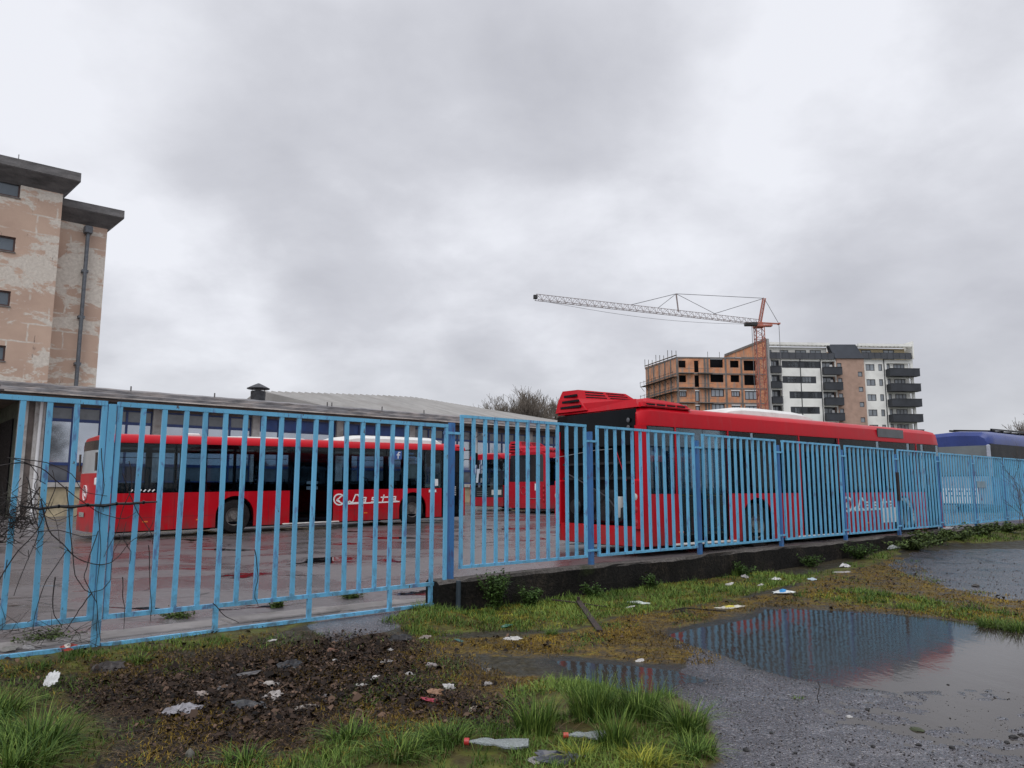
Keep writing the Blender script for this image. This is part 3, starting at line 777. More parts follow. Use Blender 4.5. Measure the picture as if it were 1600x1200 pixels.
# blue square sign with the letter f, dim lettering beside it
MB().box(8.85, 9.15, .002, .006, 2.20, 2.48).build('blue_square_sign', pm('sign_blue', (.03, .10, .32), .4, .05), b1)
mark_strokes(b1, [[(9.08, 2.43), (9.03, 2.43), (9.0, 2.39), (9.0, 2.23)], [(8.955, 2.345), (9.065, 2.345)]], .035, 'letter_f', y=.002)
mark_strokes(b1, small_text(9.32, 2.36, 5, .06, .05) + small_text(9.36, 2.24, 6, .06, .045), .012, 'dim_lettering', pm('dim_blue_letters', (.05, .12, .25), .4, .05), y=.006)
mark_strokes(b1, [[(.62 + k * .11, 1.245), (.66 + k * .11, 1.285)] for k in range(6)], .035, 'white_marks', y=.006)
MB().box(9.55, 10.15, .30, .32, 1.55, 2.05).build('sun_blind', pm('cream_blind', (.62, .58, .45), .6, .08), b1)
MB().box(10.45, 10.68, .001, .006, 1.28, 1.52).build('paper_notice', M_STICK, b1)
for k, x in enumerate((10.28, 10.40, 10.52)): MB().box(x, x + .075, -.004, .001, 1.06, 1.15).build('white_sticker', M_STICK, b1)
mark_strokes(b1, [[(11.25, .95 + k * .07), (11.48, .95 + k * .07)] for k in range(5)], .02, 'door_lettering', y=.026)
MB().lathe([(.055, -.004), (.055, .0), (.03, .0), (.03, -.004)], (4.72, 0, 1.02), n=18).build('fuel_cap', pm('yellow_ring', (.6, .45, .1), .4), b1)
# tail: pale rear window in a dark surround, red engine lid with the round badge, number plate, bumper
W = 2.55
rear_shape(W, b1, 1.75, 2.62, .10, W - .10, .16, tilt=.04).build('rear_window_frame', M_BLACK, b1, smooth=True)
rear_shape(W, b1, 1.66, 2.36, .42, W - .42, .16, .012, tilt=.05).build('rear_window', pm('hazy_rear_glass', (.34, .38, .40), .15, .12, 1.2), b1, smooth=True)
rear_shape(W, b1, .92, 1.74, .14, W - .14, .16, .02).build('engine_lid', M_RED, b1, smooth=True)
rear_shape(W, b1, .20, .90, .08, W - .08, .16, .06, thick=.25).build('rear_bumper', M_RED, b1, smooth=True)
MB().box(-.245, -.235, 1.05, 1.55, .58, .70).build('number_plate', pm('plate_grey', (.30, .30, .28), .5, .15, 20), b1)
mb = MB(); n = 20
for k in range(n):
    q0, q1 = 2 * math.pi * k / n, 2 * math.pi * (k + 1) / n
    mb.bar((-.198, 1.25 + .20 * math.cos(q0), 1.22 + .20 * math.sin(q0)), (-.198, 1.25 + .20 * math.cos(q1), 1.22 + .20 * math.sin(q1)), .03, .01)
mb.bar((-.198, 1.12, 1.12), (-.198, 1.30, 1.22), .05, .01); mb.bar((-.198, 1.30, 1.22), (-.198, 1.12, 1.34), .05, .01); mb.build('round_badge', M_STICK, b1)
MB().bbox(-.19, -.14, .22, .36, 1.42, 1.62, .02).build('rear_sticker', M_STICK, b1)
MB().box(-.150, -.10, .06, .22, .26, 1.30).build('tail_lamp', M_BLACK, b1)
mb = MB()
for y in (.30, 2.1): mb.box(-.19, -.17, y - .09, y + .09, 1.80, 2.28)
mb.build('rear_window_slots', M_BLACK, b1)
bus_front(b1, 12.0, W, 2.54, 2.76, M_RED)
def ac_unit(b, x0, x1, y0, y1, z, h, name='roof_cooler', mat=M_WHITE, nose=.45):
    mb = MB(); rings = []
    for k, (x, f) in enumerate([(x0, .05), (x0 + nose * .35, .55), (x0 + nose, .92), (x0 + nose * 1.8, 1.0), ((x0 + x1) / 2, 1.0), (x1 - nose, .98), (x1 - nose * .4, .85), (x1, .45), (x1 + .02, .1)]):
        c = .16
        rings.append([(x, y0, z - .05), (x, y0 + .02, z + h * f * .55), (x, y0 + c, z + h * f * .93), (x, y0 + c * 2.2, z + h * f), (x, y1 - c * 2.2, z + h * f), (x, y1 - c, z + h * f * .93), (x, y1 - .02, z + h * f * .55), (x, y1, z - .05)])
    mb.loft(rings); return mb.build(name, mat, b, smooth=True)
ac_unit(b1, 7.05, 10.95, .18, 2.37, 2.74, .26)
ac_unit(b1, 2.95, 6.0, .5, 2.1, 2.76, .09, 'roof_duct')
MB().bbox(2.2, 2.55, .5, .9, 2.74, 2.88, .03).build('roof_hatch', M_WHITE, b1)

# --- bus close to the fence, its engine bay open
P2, A2 = (2.46, 14.3), 54.0
Z2 = .21
b2 = make_bus('city_bus', 'large red bus with open black engine bay and louvred roof hump, close behind the fence', P2, A2, Z2, L=11.9, rb=2.47, rt=2.86, belt=1.17, red=M_RED,
              doors=[(.98, 2.52, 'redlow'), (5.09, 6.70, 'redlow'), (10.83, 11.6, 'front')], pod=True, ac=None)
mark_strokes(b2, [[(x + .12, z + .0) for x, z in st] for st in Sx], .045)
mark_strokes(b2, small_text(8.82, .76, 6, .05, .035), .012, 'small_lettering')
MB().box(8.5, 9.3, -.004, .001, .42, .75).build('white_poster', M_STICK, b2)
for x in (1.45, 6.25): MB().bbox(x, x + .5, .075, .13, .34, .72, .02).build('red_step_box', M_RED, b2)
MB().box(8.52, 9.80, -.006, .02, 2.58, 2.80).build('side_sign', pm('side_sign_glass', (.05, .055, .06), .12, .3), b2)
for x in (.93, 2.54, 5.07, 6.70, 10.45): MB().box(x - .02, x + .02, .0, .02, 1.17, 2.47).build('red_window_divider', M_RED, b2)
ac_unit(b2, 2.90, 6.25, .35, 2.2, 2.88, .22, nose=.7)
# tail
rear_shape(W, b2, 2.10, 2.80, .16, W - .02, .08, tilt=.03).build('rear_header', M_BLACK, b2, smooth=True)
MB().box(.10, .14, .2, W - .2, .55, 2.12).build('engine_bay_back', M_DARK, b2)
rear_shape(W, b2, .20, .56, .02, W - .02, .10, .03, thick=.25).build('rear_bumper', M_RED, b2, smooth=True)
for y in (.02, W - .22):
    MB().bbox(-.10, .12, y, y + .20, .50, 1.45, .03).build('lamp_column', M_RED, b2)
    for z, m in ((1.12, M_LAMPG), (.88, M_REDLENS), (.64, M_REDLENS)):
        MB().lathe([(.0, -.012), (.05, -.008), (.065, 0.), (.0, .0)], (-.10, y + .10, z), 'x', 16).build('tail_lamp', m, b2, smooth=True)
mb = MB(); mb.bbox(-.02, .4, .75, 1.7, .60, 1.25, .05)
for y in (.6, 1.0, 1.45, 1.9): mb.lathe([(.0, -.05), (.14, -.04), (.16, 0), (.15, .06), (0, .06)], (-.03, y, .78 + .12 * (y > 1.2)), 'x', 18)
mb.box(-.03, .05, .25, 2.3, 1.45, 1.50); mb.box(-.03, .05, .25, 2.3, 1.75, 1.79)
mb.build('engine', pm('oily_metal', (.012, .012, .014), .5, .5, 9, metal=.3), b2, smooth=True)
mb = MB(); mb.lathe([(.09, -.20), (.10, -.17), (.10, .17), (.09, .20)], (-.02, .62, .92), 'z', 16); mb.build('coolant_bottle', pm('milky_plastic', (.42, .43, .42), .4, .1), b2, smooth=True)
mb = MB(); mb.tube([(-.04, 2.2, 1.6), (-.07, 1.5, 1.35), (-.06, .9, 1.1), (-.05, .5, .7)], .014, 6); mb.tube([(-.08, .45, 1.9), (-.08, .8, 1.5), (-.05, 1.15, 1.0)], .010, 6); mb.build('hose', pm('hose_rubber', (.03, .03, .035), .4), b2)
MB().tube([(-.10, .62, 2.05), (-.12, .38, 1.55), (-.12, .32, 1.42)], .009, 6).build('gas_strut', M_RED2, b2)
MB().tube([(-.11, 2.52, 1.92), (-.12, 1.2, 2.03), (-.11, .7, 2.04)], .006, 5).build('lid_edge', M_GREYM, b2)
for z in (2.58, 2.44): MB().lathe([(.0, -.01), (.035, -.006), (.045, .0), (0, .0)], (-.062, .30, z), 'x', 14).build('marker_lamp', pm('dull_lamp', (.10, .10, .11), .2), b2)

def roof_pod(b, zr, red):
    """louvred engine cooling hump at the tail"""
    Wd = 2.5
    low = MB()
    low.loft([[(.02, .10, zr - .03), (1.5, .10, zr - .03), (1.5, 2.48, zr - .03), (-.02, 2.48, zr - .03)],
              [(.10, .25, zr + .14), (1.2, .35, zr + .10), (1.2, 2.44, zr + .14), (.04, 2.44, zr + .2)]])
    low.loft([[(.18, .05, zr + .0), (1.5, .05, zr + .0), (1.5, .9, zr + .0), (.18, .9, zr + .0)], [(.36, .2, zr + .17), (1.3, .2, zr + .12), (1.3, .9, zr + .12), (.36, .9, zr + .17)]])
    low.loft([[(-.02, 1.55, zr + .02), (1.42, 1.10, zr + .02), (1.42, 2.50, zr + .02), (-.06, 2.50, zr + .02)],
              [(.06, 1.90, zr + .30), (1.30, 1.38, zr + .28), (1.30, 2.47, zr + .28), (.0, 2.47, zr + .30)],
              [(.14, 1.98, zr + .50), (1.12, 1.55, zr + .44), (1.12, 2.40, zr + .44), (.06, 2.40, zr + .50)]])
    o = low.build('roof_hump', red, b, smooth=False)
    lv = MB()
    for k in range(3):   # slots in the tail face
        z = zr + .10 + k * .125
        f = (z - zr - .02) / .28 if z < zr + .3 else 1 + (z - zr - .3) / .2
        xo = -.04 + .07 * min(f, 1) + .07 * max(0, f - 1)
        lv.box(xo - .020, xo + .02, 1.72 + .1 * k, 2.36 - .02 * k, z, z + .045)
    # slots in the sloping side face
    def face(u, v):
        a = Vector((.06, 1.90, zr + .30)).lerp(Vector((1.30, 1.38, zr + .28)), u); c = Vector((.14, 1.98, zr + .50)).lerp(Vector((1.12, 1.55, zr + .44)), u)
        return a.lerp(c, v)
    nrm = (face(1, 0) - face(0, 0)).cross(face(0, 1) - face(0, 0)).normalized()
    if nrm.y > 0: nrm = -nrm
    for u0, u1 in ((.14, .50), (.56, .92)):
        for v in (.12, .42, .72):
            q = [face(u0, v), face(u1, v), face(u1, v + .12), face(u0, v + .12)]
            lv.loft([[p + nrm * .006 for p in q], [p - nrm * .01 for p in q]])
    lv.build('louvre', M_BLACK, o)
    rd = MB(); rd.loft([[(.1, .06, zr - .02), (1.45, .06, zr - .02), (1.45, .36, zr + .0), (.1, .36, zr + .0)], [(.15, .09, zr + .075), (1.38, .09, zr + .075), (1.30, .34, zr + .085), (.15, .34, zr + .085)]])
    o2 = rd.build('roof_rail', red, b)
    sl = MB()
    for k in range(4): sl.box(.22 + k * .29, .45 + k * .29, .066, .08, zr + .01, zr + .05)
    sl.build('louvre', M_BLACK, o2)
roof_pod(b2, 2.86, M_RED)

# --- bus seen from its tail in the gap between the two
P3 = (1.50, 33.0); Z3 = .40
b3 = make_bus('city_bus', 'dark red bus seen from its louvred tail, half hidden behind the large bus', P3, 48.0, Z3, rb=2.40, rt=2.70, red=M_RED2, doors=[(.98, 2.5, 'redlow')], seats=False, ac=None)
rear_shape(W, b3, 1.35, 2.55, .16, W - .02, .08, tilt=.03).build('rear_window', pm('black_rear_glass', (.012, .014, .018), .08, .2), b3, smooth=True)
rear_shape(W, b3, .42, 1.36, .12, W - .04, .10, .01, thick=.2).build('engine_lid', M_RED2, b3, smooth=True)
rear_shape(W, b3, .20, .44, .02, W - .02, .10, .06, thick=.25).build('rear_bumper', M_RED2, b3, smooth=True)
mb = MB()
for k in range(16):
    q0, q1 = 2 * math.pi * k / 16, 2 * math.pi * (k + 1) / 16
    mb.bar((-.118, 1.35 + .17 * math.cos(q0), .98 + .17 * math.sin(q0)), (-.118, 1.35 + .17 * math.cos(q1), .98 + .17 * math.sin(q1)), .018, .008)
mb.build('round_badge', pm('dull_pink', (.35, .12, .13), .5), b3)
MB().box(-.12, -.10, .50, .62, .98, 1.28).build('rear_sticker', M_STICK, b3)
MB().box(-.125, -.11, .25, 1.05, .62, .64).build('chrome_strip', M_GREYM, b3)
for z in (1.15, .95, .75, .55): MB().lathe([(.0, -.012), (.05, -.008), (.06, 0.), (.0, .0)], (-.09, .12, z), 'x', 12).build('tail_lamp', M_REDLENS, b3)
roof_pod(b3, 2.70, M_RED2)

# --- bus facing the camera behind it
P4 = (6.72, 46.2); Z4 = .42
b4 = make_bus('city_bus', 'dark red bus facing this way with pale headlights, between the two red buses', P4, 228.0, Z4, rb=2.46, rt=2.72, red=M_RED2, seats=False, ac=None)
bus_front(b4, 12.0, W, 2.46, 2.72, M_RED2, bright=True)

# ---------------------------------------------------------------- buildings
M_BLUEFR = pm("blue_frame_paint", (.02, .045, .16), .45, .25, 5)
M_BLUEPAN = pm("blue_facade_panel", (.018, .07, .27), .4, .25, 1.5, dirt=((.05, .07, .12), .4))
M_PANE = pm("dark_window_pane", (.035, .045, .055), .04, .3, .8, spec=.8)
M_MIRR = pm('reflecting_pane', (.42, .45, .50), .05, .15, .4, metal=.75)
M_PANE2 = pm("grey_curtained_pane", (.12, .13, .145), .12, .35, 1.2, spec=.7)
M_CONC = pm("weathered_concrete", (.17, .155, .145), .8, .35, 1.2, .5, 12, .02, dirt=((.05, .045, .042), .7))
M_DKCONC = pm("blackened_concrete", (.12, .115, .115), .85, .45, 1.6, .6, 9, .04, dirt=((.16, .15, .145), .6), stretch=(.6, .6, 2.5))

def plaster():
    t = NT('peeling_pink_plaster')
    big = t.noise(.16, 6, .62, .6, (1, 1, 1.6)); mid = t.noise(.8, 8, .72, .5, (.55, .55, 1.25)); fine = t.noise(6, 5, .7)
    pink = t.ramp(t.noise(.35, 4), (.3, lin(180, 153, 136)), (.7, lin(204, 177, 157)))
    pale = t.ramp(fine, (.3, lin(190, 180, 168)), (.7, lin(222, 214, 202)))
    m = t.math('ADD', t.math('MULTIPLY', big, .55), t.math('MULTIPLY', mid, .62))
    c = t.mix(t.ramp(m, (.592, 0), (.612, 1)), pink, pale)
    # strips of render lost along the block courses
    br = t.N.new('ShaderNodeTexBrick'); br.inputs['Scale'].default_value = 1.0; br.inputs['Brick Width'].default_value = 1.9; br.inputs['Row Height'].default_value = 1.05
    br.inputs['Mortar Size'].default_value = .05; br.inputs['Mortar Smooth'].default_value = .3
    mp = t.N.new('ShaderNodeMapping'); mp.inputs['Rotation'].default_value = (R(90), 0, 0); t.L.new(t.tc.outputs['Object'], mp.inputs[0])
    wv = t.N.new('ShaderNodeVectorMath'); wv.operation = 'ADD'; t.L.new(mp.outputs[0], wv.inputs[0])
    nv = t.N.new('ShaderNodeTexNoise'); nv.inputs['Scale'].default_value = 2.2; nv.inputs['Detail'].default_value = 4
    t.L.new(t.tc.outputs['Object'], nv.inputs['Vector'])
    sv = t.N.new('ShaderNodeVectorMath'); sv.operation = 'SCALE'; sv.inputs['Scale'].default_value = .18; t.L.new(nv.outputs[1], sv.inputs[0]); t.L.new(sv.outputs[0], wv.inputs[1])
    t.L.new(wv.outputs[0], br.inputs[0])
    lines = t.math('MULTIPLY', br.outputs['Fac'], t.ramp(t.noise(.8, 4, .6, 0, (.5, .5, 1)), (.46, 0), (.56, 1)))
    c = t.mix(lines, c, pale)
    dark = t.ramp(t.noise(.7, 7, .75, .3, (1.6, 1.6, .35)), (.625, 0), (.67, 1)); c = t.mix(t.math('MULTIPLY', dark, .85), c, (.035, .028, .03))
    t.base(c, .9); t.bump(t.math('ADD', m, t.math('MULTIPLY', fine, .3)), .6, .05); return t.m
M_PLASTER = plaster()

def win(parent, x0, x1, z0, z1, y=.12, frame=M_GREYM, pane=M_PANE, mull=1, fr=.06, trans=0, name='window'):
    """a window set in its opening: frame with mullions, pane behind it"""
    f = MB(); f.box(x0, x1, y - .04, y, z0, z0 + fr); f.box(x0, x1, y - .04, y, z1 - fr, z1)
    f.box(x0, x0 + fr, y - .041, y, z0 + fr, z1 - fr); f.box(x1 - fr, x1, y - .041, y, z0 + fr, z1 - fr)
    for k in range(mull):
        x = x0 + (x1 - x0) * (k + 1) / (mull + 1); f.box(x - fr / 2, x + fr / 2, y - .041, y, z0 + fr, z1 - fr)
    if trans: z = z0 + (z1 - z0) * trans; f.box(x0 + fr, x1 - fr, y - .043, y, z - fr / 2, z + fr / 2)
    o = f.build(name, frame, parent); MB().box(x0 + .01, x1 - .01, y + .005, y + .02, z0 + .01, z1 - .01).build('pane', pane, o); return o

def build_tower():
    PT, AT = (at(87, 400, 42.0).x, 42.0), 50.5
    t = thing('tower_block', 'tall pink block with peeling plaster and dark concrete parapet at the left edge', 'building', (PT[0], PT[1], 0), R(90 - AT))
    C = lambda px, py: online(px, py, PT, AT)
    # main block runs left from the seam, the set-back block to the right
    sA = C(99, 300)[0]; zt = C(97, 303)[1]; 
    wins = [(C(4, 283), C(33, 308)), (C(-22, 366), C(27, 392)), (C(-22, 452), C(18, 477)), (C(-25, 538), C(9, 563)), (C(-25, 624), C(0, 649))]
    fl = [((a[1] + b[1]) / 2) for a, b in wins]
    holes = []
    wd = 1.35; hh = .85; x1 = C(32, 296)[0]
    for a, b in wins:
        zc = (C(20, (0))[1] if 0 else (a[1] + b[1]) / 2); xr = C(30, 0)[0]
        holes.append((x1 - wd, x1, zc - hh / 2, zc + hh / 2)); 
        for k in range(1, 4): holes.append((x1 - wd - 3.2 * k, x1 - 3.2 * k, zc - hh / 2, zc + hh / 2))
    mb = MB(); mb.wall(-16, sA, 0, zt, holes, 0, .25)
    mb.poly([(sA, 0, 0), (sA, 1.4, 0), (sA, 1.4, zt), (sA, 0, zt)]); mb.box(-16, sA - .01, .26, 12, 0, zt - .01)
    mb.build('main_wall', M_PLASTER, t)
    fr = pm('brown_window_frame', (.07, .035, .03), .6)
    for h in holes: win(t, *h, y=.14, frame=fr, pane=pm('dull_blue_pane', (.10, .125, .15), .25, .2, .5), mull=0, fr=.09)
    for h in holes: MB().box(h[0] - .04, h[1] + .04, -.05, .1, h[2] - .07, h[2] - .004).build('sill', M_CONC, t)
    # parapets: upright band over a sloping underside
    def para(x0, x1, zw, h, out, y0, name):
        mb = MB(); sl = h * .55
        prof = [(y0 + .02, zw - .02), (y0 - out * .95, zw + sl), (y0 - out, zw + sl + .05), (y0 - out * .92, zw + h), (y0 + 2, zw + h), (y0 + 2, zw - .02)]
        e = out * .95
        rings = [[(x0, y, z) for y, z in prof], [(x1, y, z) for y, z in prof]]
        rings.append([(x1 + (e if y < y0 or z > zw + sl * .9 else 0), y, z) for y, z in prof])
        mb.loft(rings); return mb.build(name, M_DKCONC, t)
    zc = C(97, 303)[1]
    para(-16, sA + .02, zc, 1.25, .75, 0, 'parapet')
    sB = C(175, 352)[0]; zb = C(150, 345)[1]
    mb = MB(); mb.box(sA + .012, sB, 1.2, 12, 0, zb); mb.build('set_back_wall', M_PLASTER, t)
    para(sA + .03, sB + .02, C(175, 350)[1] * .0 + zb, 1.15, .75, 1.2, 'parapet')
    pipe = pm('zinc_pipe', (.12, .13, .145), .5, .3, 4, metal=.3)
    x = C(139, 400)[0] + .0
    mb = MB(); mb.tube([(x, .85, zb - .6), (x, .85, 0)], .11, 10)
    mb.bbox(x - .22, x + .22, .66, 1.15, zb - .62, zb - .15, .05)
    d = mb.build('downpipe', pipe, t, smooth=True)
    for k in range(6): MB().box(x - .17, x + .17, .78, 1.21, zb - 3 - k * 2.8, zb - 2.85 - k * 2.8).build('pipe_clamp', pipe, d)
    MB().tube([(-2.2, 0, zt + 1.2), (-2.2, 0, zt + 1.75)], .03, 6).build('roof_rod', M_GREYM, t)
build_tower()

PD, AD = (at(50, 700, 35.0).x, 35.0), 48.8
def build_depot():
    ZB = .10
    t = thing('depot_building', 'long low workshop with blue window frames and a worn flat roof behind the buses', 'building', (PD[0], PD[1], 0), R(90 - AD))
    C = lambda px, py: online(px, py, PD, AD)
    L_ = 62.; zt = 5.62; zf0, zf1 = 5.55, 6.45
    # bays between pilasters, measured along the facade
    pil = [C(p, 700)[0] for p in (58, 243, 398, 530)]
    pil = [pil[0], pil[1], pil[2], pil[3]]; step = (pil[3] - pil[0]) / 3
    pil = [pil[0] + step * k for k in range(0, 12)]
    holes = []
    for a, b in zip(pil[:-1], pil[1:]): holes.append((a + .20, b - .20, 1.75, 5.35))
    mb = MB(); mb.wall(-.25, L_, ZB - .4, zt, holes, .10, .25); mb.box(-.25, L_, .6, 11, ZB - .4, zt - .01)
    mb.build('wall', pm('brown_render', (.17, .14, .125), .85, .3, 1.5, .4, 12, .01, dirt=((.08, .065, .06), .6)), t)
    for h in holes: MB().box(h[0], h[1], .06, .099, ZB - .3, 1.52).build('base_panel', pm('ochre_render', (.50, .42, .27), .85, .25, 1.5, .4, 12, .01, dirt=((.20, .17, .13), .6)), t)
    pl = pm('flaking_pilaster', (.46, .44, .42), .8, .3, 1.2, .5, 10, .02, dirt=((.16, .12, .10), .7))
    for p in pil: MB().box(p - .21, p + .21, -.06, .12, ZB - .3, zt - .02).build('pilaster', pl, t)
    for i, h in enumerate(holes):
        a, b, z0, z1 = h; zr = 4.62
        blue = i in (2, 3)
        f = MB(); n = 4
        for z in (z0, 2.55, zr, z1 - .08): f.box(a, b, .12, .2, z, z + (.14 if z in (2.55, zr) else .09))
        for k in range(n + 1): x = a + (b - a) * k / n; f.box(x - .05 if k else a, x + .05 if k < n else b, .125, .195, z0, z1)
        w = f.build('window', M_BLUEFR, t)
        for k in range(n):
            x0, x1 = a + (b - a) * k / n, a + (b - a) * (k + 1) / n
            MB().box(x0 + .05, x1 - .05, .17, .185, zr + .14, z1 - .08).build('pane', M_BLUEPAN if blue else (M_PANE2), w)
            MB().box(x0 + .05, x1 - .05, .17, .185, 2.69, zr).build('pane', M_MIRR, w)
            MB().box(x0 + .05, x1 - .05, .17, .185, z0 + .09, 2.55).build('infill_panel', pm('rusty_infill', (.12, .045, .035), .6, .4, 3) if (i == 0 and k % 2) else M_PANE2, w)
        MB().box(a - .05, b + .05, -.10, .14, z0 - .22, z0 - .003).build('sill', pm('pale_sill', (.48, .46, .43), .7, .2, 3, dirt=((.2, .18, .16), .5)), t)
    # end wall at the left, mossy, and its dark doorway
    e = MB(); e.box(-.60, -.26, .0, .45, ZB - .4, zt - .02); e.build('corner_pillar', pl, t)
    g = pm('mossy_end_wall', (.075, .085, .06), .85, .4, 1.0, .4, 8, .02, dirt=((.02, .022, .018), .7))
    MB().box(-.50, -.27, .46, 11, ZB - .4, zt - .02).build('end_wall', g, t)
    MB().box(-.56, -.505, 2.2, 6.5, .2, 4.8).build('doorway', M_DARK, t)
    # roof: dark soffit, pale edge strip, weathered metal fascia, slab
    MB().box(-1.5, L_, -.9, 11.4, zt, zt + .12).build('soffit', pm('brown_soffit', (.10, .075, .06), .8, .4, 2), t)
    rf = MB(); prof = [(-.98, zt + .125), (-1.02, zt + .22), (-1.00, zt + .36), (-.80, zt + .42), (-.78, zt + .58), (-.3, zt + .70), (11.4, zt + .74), (11.4, zt + .125)]
    n = 140; rings = []
    for k in range(n + 1):
        x = -1.6 + (L_ + 1.6) * k / n; rings.append([(x, y + random.uniform(-.02, .02), z + random.uniform(-.018, .018)) for y, z in prof])
    rf.loft(rings); r = rf.build('roof', pm('weathered_roof_edge', (.15, .145, .15), .55, .45, 1.2, .5, 6, .03, dirt=((.36, .31, .28), .7), stretch=(.8, 1, 4)), t)
    MB().box(-1.4, L_, -1.04, -.985, zt + .155, zt + .215).build('pale_drip_edge', pm('pale_drip_edge', (.50, .46, .42), .6, .35, .6, dirt=((.10, .05, .04), .7), stretch=(1, 1, 1)), r)
    hip = MB(); hip.loft([[(-3.4, -.9, zt - .10), (-1.55, -.98, zt + .3), (-1.55, 11.4, zt + .5), (-3.4, 11.4, zt - .1)], [(-3.4, -.9, zt - .02), (-1.55, -.98, zt + .45), (-1.55, 11.4, zt + .66), (-3.4, 11.4, zt - .02)]])
    hip.build('side_canopy', M_DKCONC, r)
    for px in (200, 330, 505, 512, 590, 655): 
        s = C(px, 600)[0]; MB().tube([(s, -.6, zt + .55), (s, -.6, zt + .86)], .035, 6).build('roof_spike', M_DKCONC, r)
    # mushroom vent
    s = C(387, 600)[0] + 1.2; zt2 = zt + .9
    mb = MB(); mb.lathe([(.0, -.4), (.40, -.4), (.42, .5), (.38, .52), (0, .52)], (s, 1.4, zt2), 'z', 20)
    v = mb.build('roof_vent', pm('sooty_metal', (.05, .052, .058), .5, .4, 4, metal=.4), r, smooth=True)
    mb = MB(); mb.lathe([(.0, .64), (.74, .64), (.76, .68), (.35, .86), (.05, .98), (.0, .98)], (s, 1.4, zt2), 'z', 20); mb.v = [(s + (a - s) * .85, 1.4 + (b - 1.4) * .85, c) for a, b, c in mb.v]
    for q in range(4): mb.tube([(s + .36 * math.cos(q * 1.57), 1.4 + .36 * math.sin(q * 1.57), zt2 + .5), (s + .38 * math.cos(q * 1.57), 1.4 + .38 * math.sin(q * 1.57), zt2 + .68)], .02, 4)
    mb.build('vent_cap', v.data.materials[0], v, smooth=True)
    x = C(57, 700)[0]; MB().tube([(x, -.12, .2), (x + .05, -.12, 5.5)], .07, 8).build('downpipe', M_STICK, t)
    # overflow pipe with a lamp at a pilaster
    x = C(741, 700)[0]
    MB().tube([(x, -.15, .3), (x, -.15, 5.3)], .06, 8).build('downpipe', M_STICK, t)
    lm = MB(); lm.tube([(x, -.1, 4.9), (x, -.7, 5.15), (x, -.9, 5.1)], .03, 6); lm.loft([[(x + .13 * math.cos(q), -.95 + .2 * math.sin(q), 5.02) for q in [k * math.pi / 4 for k in range(8)]], [(x + .06 * math.cos(q), -.95 + .1 * math.sin(q), 5.2) for q in [k * math.pi / 4 for k in range(8)]]])
    lm.build('wall_lamp', M_GREYM, t)
build_depot()

def build_hall():
    # hall behind with a ribbed, gently vaulted metal roof
    t = thing('ribbed_roof_hall', 'hall with a pale ribbed metal roof rising behind the low workshop', 'building', (PD[0], PD[1], 0), R(90 - AD))
    zt = 6.33; back = 12.0
    pB = (PD[0] + fv[0] * 0, PD[1])
    d = (math.sin(R(AD)), math.cos(R(AD))); v = (-d[1], d[0])
    pb = (PD[0] + v[0] * back, PD[1] + v[1] * back)
    top = [online(px, py, pb, AD) for px, py in ((403, 612), (430, 613), (520, 616), (600, 619), (645, 621.5), (690, 629), (750, 639), (800, 647), (838, 654.5), (852, 658))]
    ss = np.array([a for a, _ in top]); zz = np.array([b for _, b in top])
    s0, s1 = float(ss[0]), float(ss[-1])
    n = 220; mb = MB(); S = np.linspace(s0, s1, n); Z = np.interp(S, ss, zz)
    for _ in range(10): Z[1:-1] = (Z[:-2] + Z[1:-1] * 2 + Z[2:]) / 4
    rings = []
    for k in range(n):
        rib = .11 if k % 4 == 0 else 0
        f = S[k] - 0
        rings.append([(S[k] , 1.2, zt + rib), (S[k], back, max(Z[k], zt + .05) + rib), (S[k], back + 9, zt + rib), (S[k], back + 9, zt - .2), (S[k], 1.2, zt - .2)])
    mb.loft(rings)
    mb.build('roof', pm('ribbed_metal_roof', (.30, .29, .275), .5, .18, .5, dirt=((.17, .15, .13), .5), stretch=(3, .4, 1)), t)
    MB().box(s0 + .3, s1 - .3, 11.6, back + 8.6, 0, zt - .15).build('wall', M_CONC, t)
build_hall()

# ---------------------------------------------------------------- apartment block, unfinished block, crane
YA = 157.0; PA = (at(1199, 600, YA).x, YA); AA = 85.5
def CA(px, py): return online(px, py, PA, AA)
def zi(x, y): return (980 + .3 * x, 440 + .3 * y)          # reading off the enlarged photo
def RA(x0, y0, x1, y1):
    a = CA(*zi(x0, y0)); b = CA(*zi(x1, y1)); c = CA(*zi(x0, y1)); d = CA(*zi(x1, y0))
    return ((a[0] + c[0]) / 2, (b[0] + d[0]) / 2, (c[1] + b[1]) / 2, (a[1] + d[1]) / 2)
M_APW = pm('white_render', (.82, .82, .78), .8, .08, .3, dirt=((.36, .35, .33), .25))
M_ANTH = pm('anthracite_cladding', (.030, .034, .042), .6, .25, .5)
M_APBR = pm('brown_brick_facade', (.40, .27, .21), .85, .15, .8)
M_FRAMED = pm('dark_window_frame', (.035, .035, .04), .5, .2)
M_APANE = pm('sky_reflecting_pane', (.20, .225, .25), .2, .45, .25, spec=.8)
